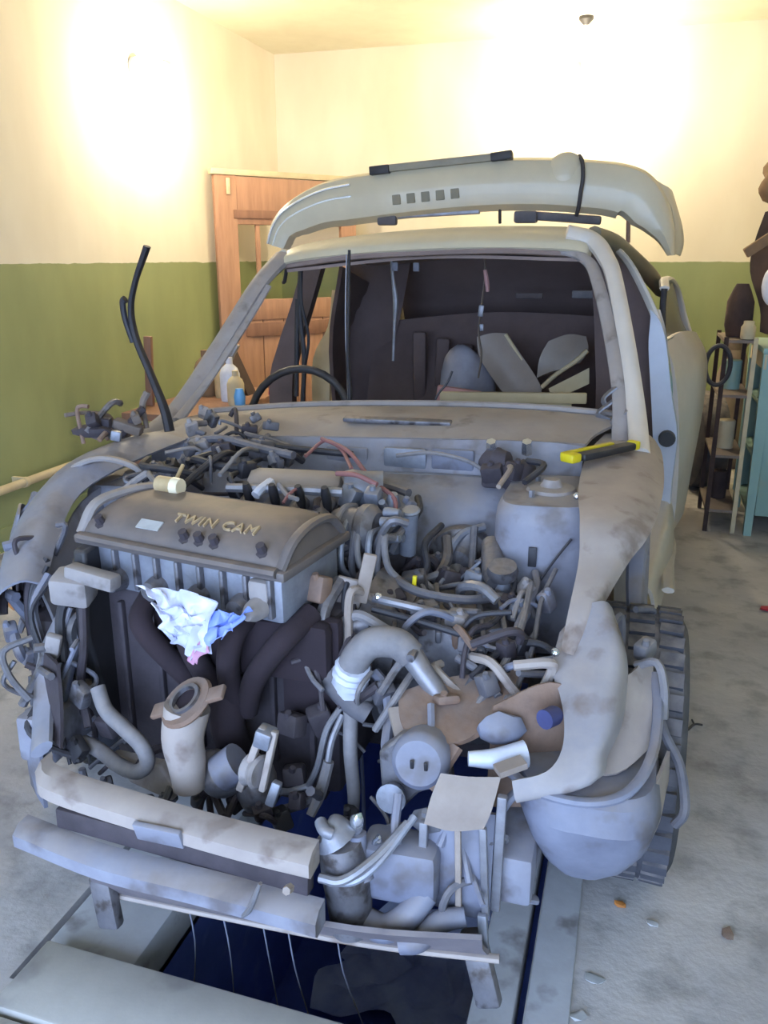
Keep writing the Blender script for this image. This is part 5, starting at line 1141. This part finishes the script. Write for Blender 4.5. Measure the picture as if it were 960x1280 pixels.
single('slat_offcut', MB().beam((1.20, 2.93, 1.45), (1.50, 2.99, 1.66), .03, .05, bev=.005), brown_m, 'brown slat leaning out of the heap', 'slat')
single('small_jar', MB().lathe([(0, 0), (.032, 0), (.036, .01), (.036, .06), (.026, .075), (.026, .09), (0, .09)], (1.25, 2.86, 1.032), seg=16), cream_m, 'small tan jar on top of the narrow rack', 'jar')
single('dark_pot', MB().lathe([(0, 0), (.055, 0), (.07, .06), (.068, .18), (.045, .24), (.03, .27), (0, .27)], (1.215, 3.02, 1.030), seg=18), junk_m, 'dark pot behind the tan jar on the rack', 'pot')
# rack, chair and tyre behind the cabinet
rk = thing('tool_rack', (1.24, 3.2, 0), 'narrow open rack beside the teal cabinet', 'rack')
for x in (1.15, 1.29):
    for y in (2.84, 3.3):
        part('post', MB().box((x, y, .52), (.022, .022, 1.04)), cream_m if x > 1.2 and y < 3 else junk_m, rk)
for z in (.12, .42, .74, 1.02):
    part('shelf', MB().box((1.22, 3.07, z), (.16, .48, .015)), grey_cl, rk)
for k, (z, mm) in enumerate(((.53, cream_m), (.83, teal), (.22, junk_m))):
    single('rack_tin', MB().lathe([(0, 0), (.045, 0), (.045, .15), (.04, .155), (0, .155)], (1.22, 3.04 + .03 * k, (.428, .748, .128)[k]), seg=18), mm, ('cream tin on the middle shelf of the narrow rack', 'teal tin on the upper shelf of the narrow rack', 'dark tin on the lowest shelf of the narrow rack')[k], 'tin', 'tins on the narrow rack')
single('wire_loop', MB().tube([(1.12 + .06 * math.cos(a), 2.81, .90 + .10 * math.sin(a)) for a in [2 * math.pi * k / 16 for k in range(17)]], .012, 8, 2), rubber, 'black cable loop hanging on the narrow rack', 'cable')
single('grain_sack', MB().lathe([(0, 0), (.13, .0), (.16, .06), (.155, .35), (.12, .62), (.07, .78), (.055, .82), (.085, .88), (0, .88)], (1.38, 4.5, .0), seg=22), grey_cl, 'grey-brown sack standing against the back wall', 'sack')
single('spare_tyre', MB().lathe([(.18, -.09), (.25, -.10), (.30, -.08), (.315, 0), (.30, .08), (.25, .10), (.18, .09)], (1.16, 3.80, .315), (1, .25, 0), 32, closed=True), tyre_m, 'spare tyre standing behind the rear wheel by the back wall', 'tyre')
single('rag_bundle', MB().blob((.98, 3.36, .05), (.07, .06, .045), 23, .2, 2), sheet_m, 'pale grey rag bundle on the floor by the rack', 'bundle')

# ------------------------------------------------------------------ left side: low bench with clutter seen through the cabin
wb = thing('low_bench', (-1.75, 2.75, 0), 'low wooden bench against the green wall beyond the car', 'bench')
part('bench_top', MB().box((-1.75, 2.75, .58), (.55, 1.1, .04), bev=.005), wood_d, wb)
for x in (-1.97, -1.53):
    for y in (2.25, 3.25):
        part('leg', MB().box((x, y, .28), (.05, .05, .56)), wood_d, wb)
def jug(x, y, z, r, h, m_, lab, name, cat): single(name, MB().lathe([(0, 0), (r * .95, 0), (r, .02), (r, h * .62), (r * .8, h * .75), (r * .35, h * .85), (r * .35, h), (0, h)], (x, y, z), seg=20), m_, lab, cat, 'containers on the low bench')
jug(-1.62, 2.75, .60, .06, .26, white_pl, 'white bottle on the low bench', 'white_bottle', 'bottle')
jug(-1.72, 2.85, .60, .05, .22, yellow_b, 'amber bottle beside the white bottle on the bench', 'amber_bottle', 'bottle')
jug(-1.52, 2.62, .60, .05, .20, cream_m, 'cream tin on the bench behind the steering wheel', 'cream_tin', 'tin')
jug(-1.86, 2.9, .60, .07, .28, brown_m, 'brown jug on the bench beside the windscreen pillar', 'brown_jug', 'jug')
single('triangle_stand', MB().prism([(-1.80, 2.95, .60), (-1.60, 2.95, .60), (-1.73, 2.95, .88)], (0, .12, 0)), junk_m, 'dark wedge-shaped block on the low bench', 'block')
single('bright_brush', MB().beam((-1.66, 2.8, .80), (-1.58, 2.8, .93), .02, .035, (0, 1, 0), bev=.004), steel, 'bright metal scraper leaning out of the bench clutter', 'scraper')
single('upright_offcut', MB().box((-1.98, 2.45, .80), (.045, .03, .40), (0, .05, 0), bev=.004), wood_d, 'short brown offcut standing against the green wall', 'offcut')
single('blue_bottle_cap', MB().lathe([(0, 0), (.02, 0), (.022, .03), (.014, .06), (0, .06)], (-.69, .985, .905), seg=12), blue_pl, 'small light-blue cap on the dashboard before the steering wheel', 'cap')
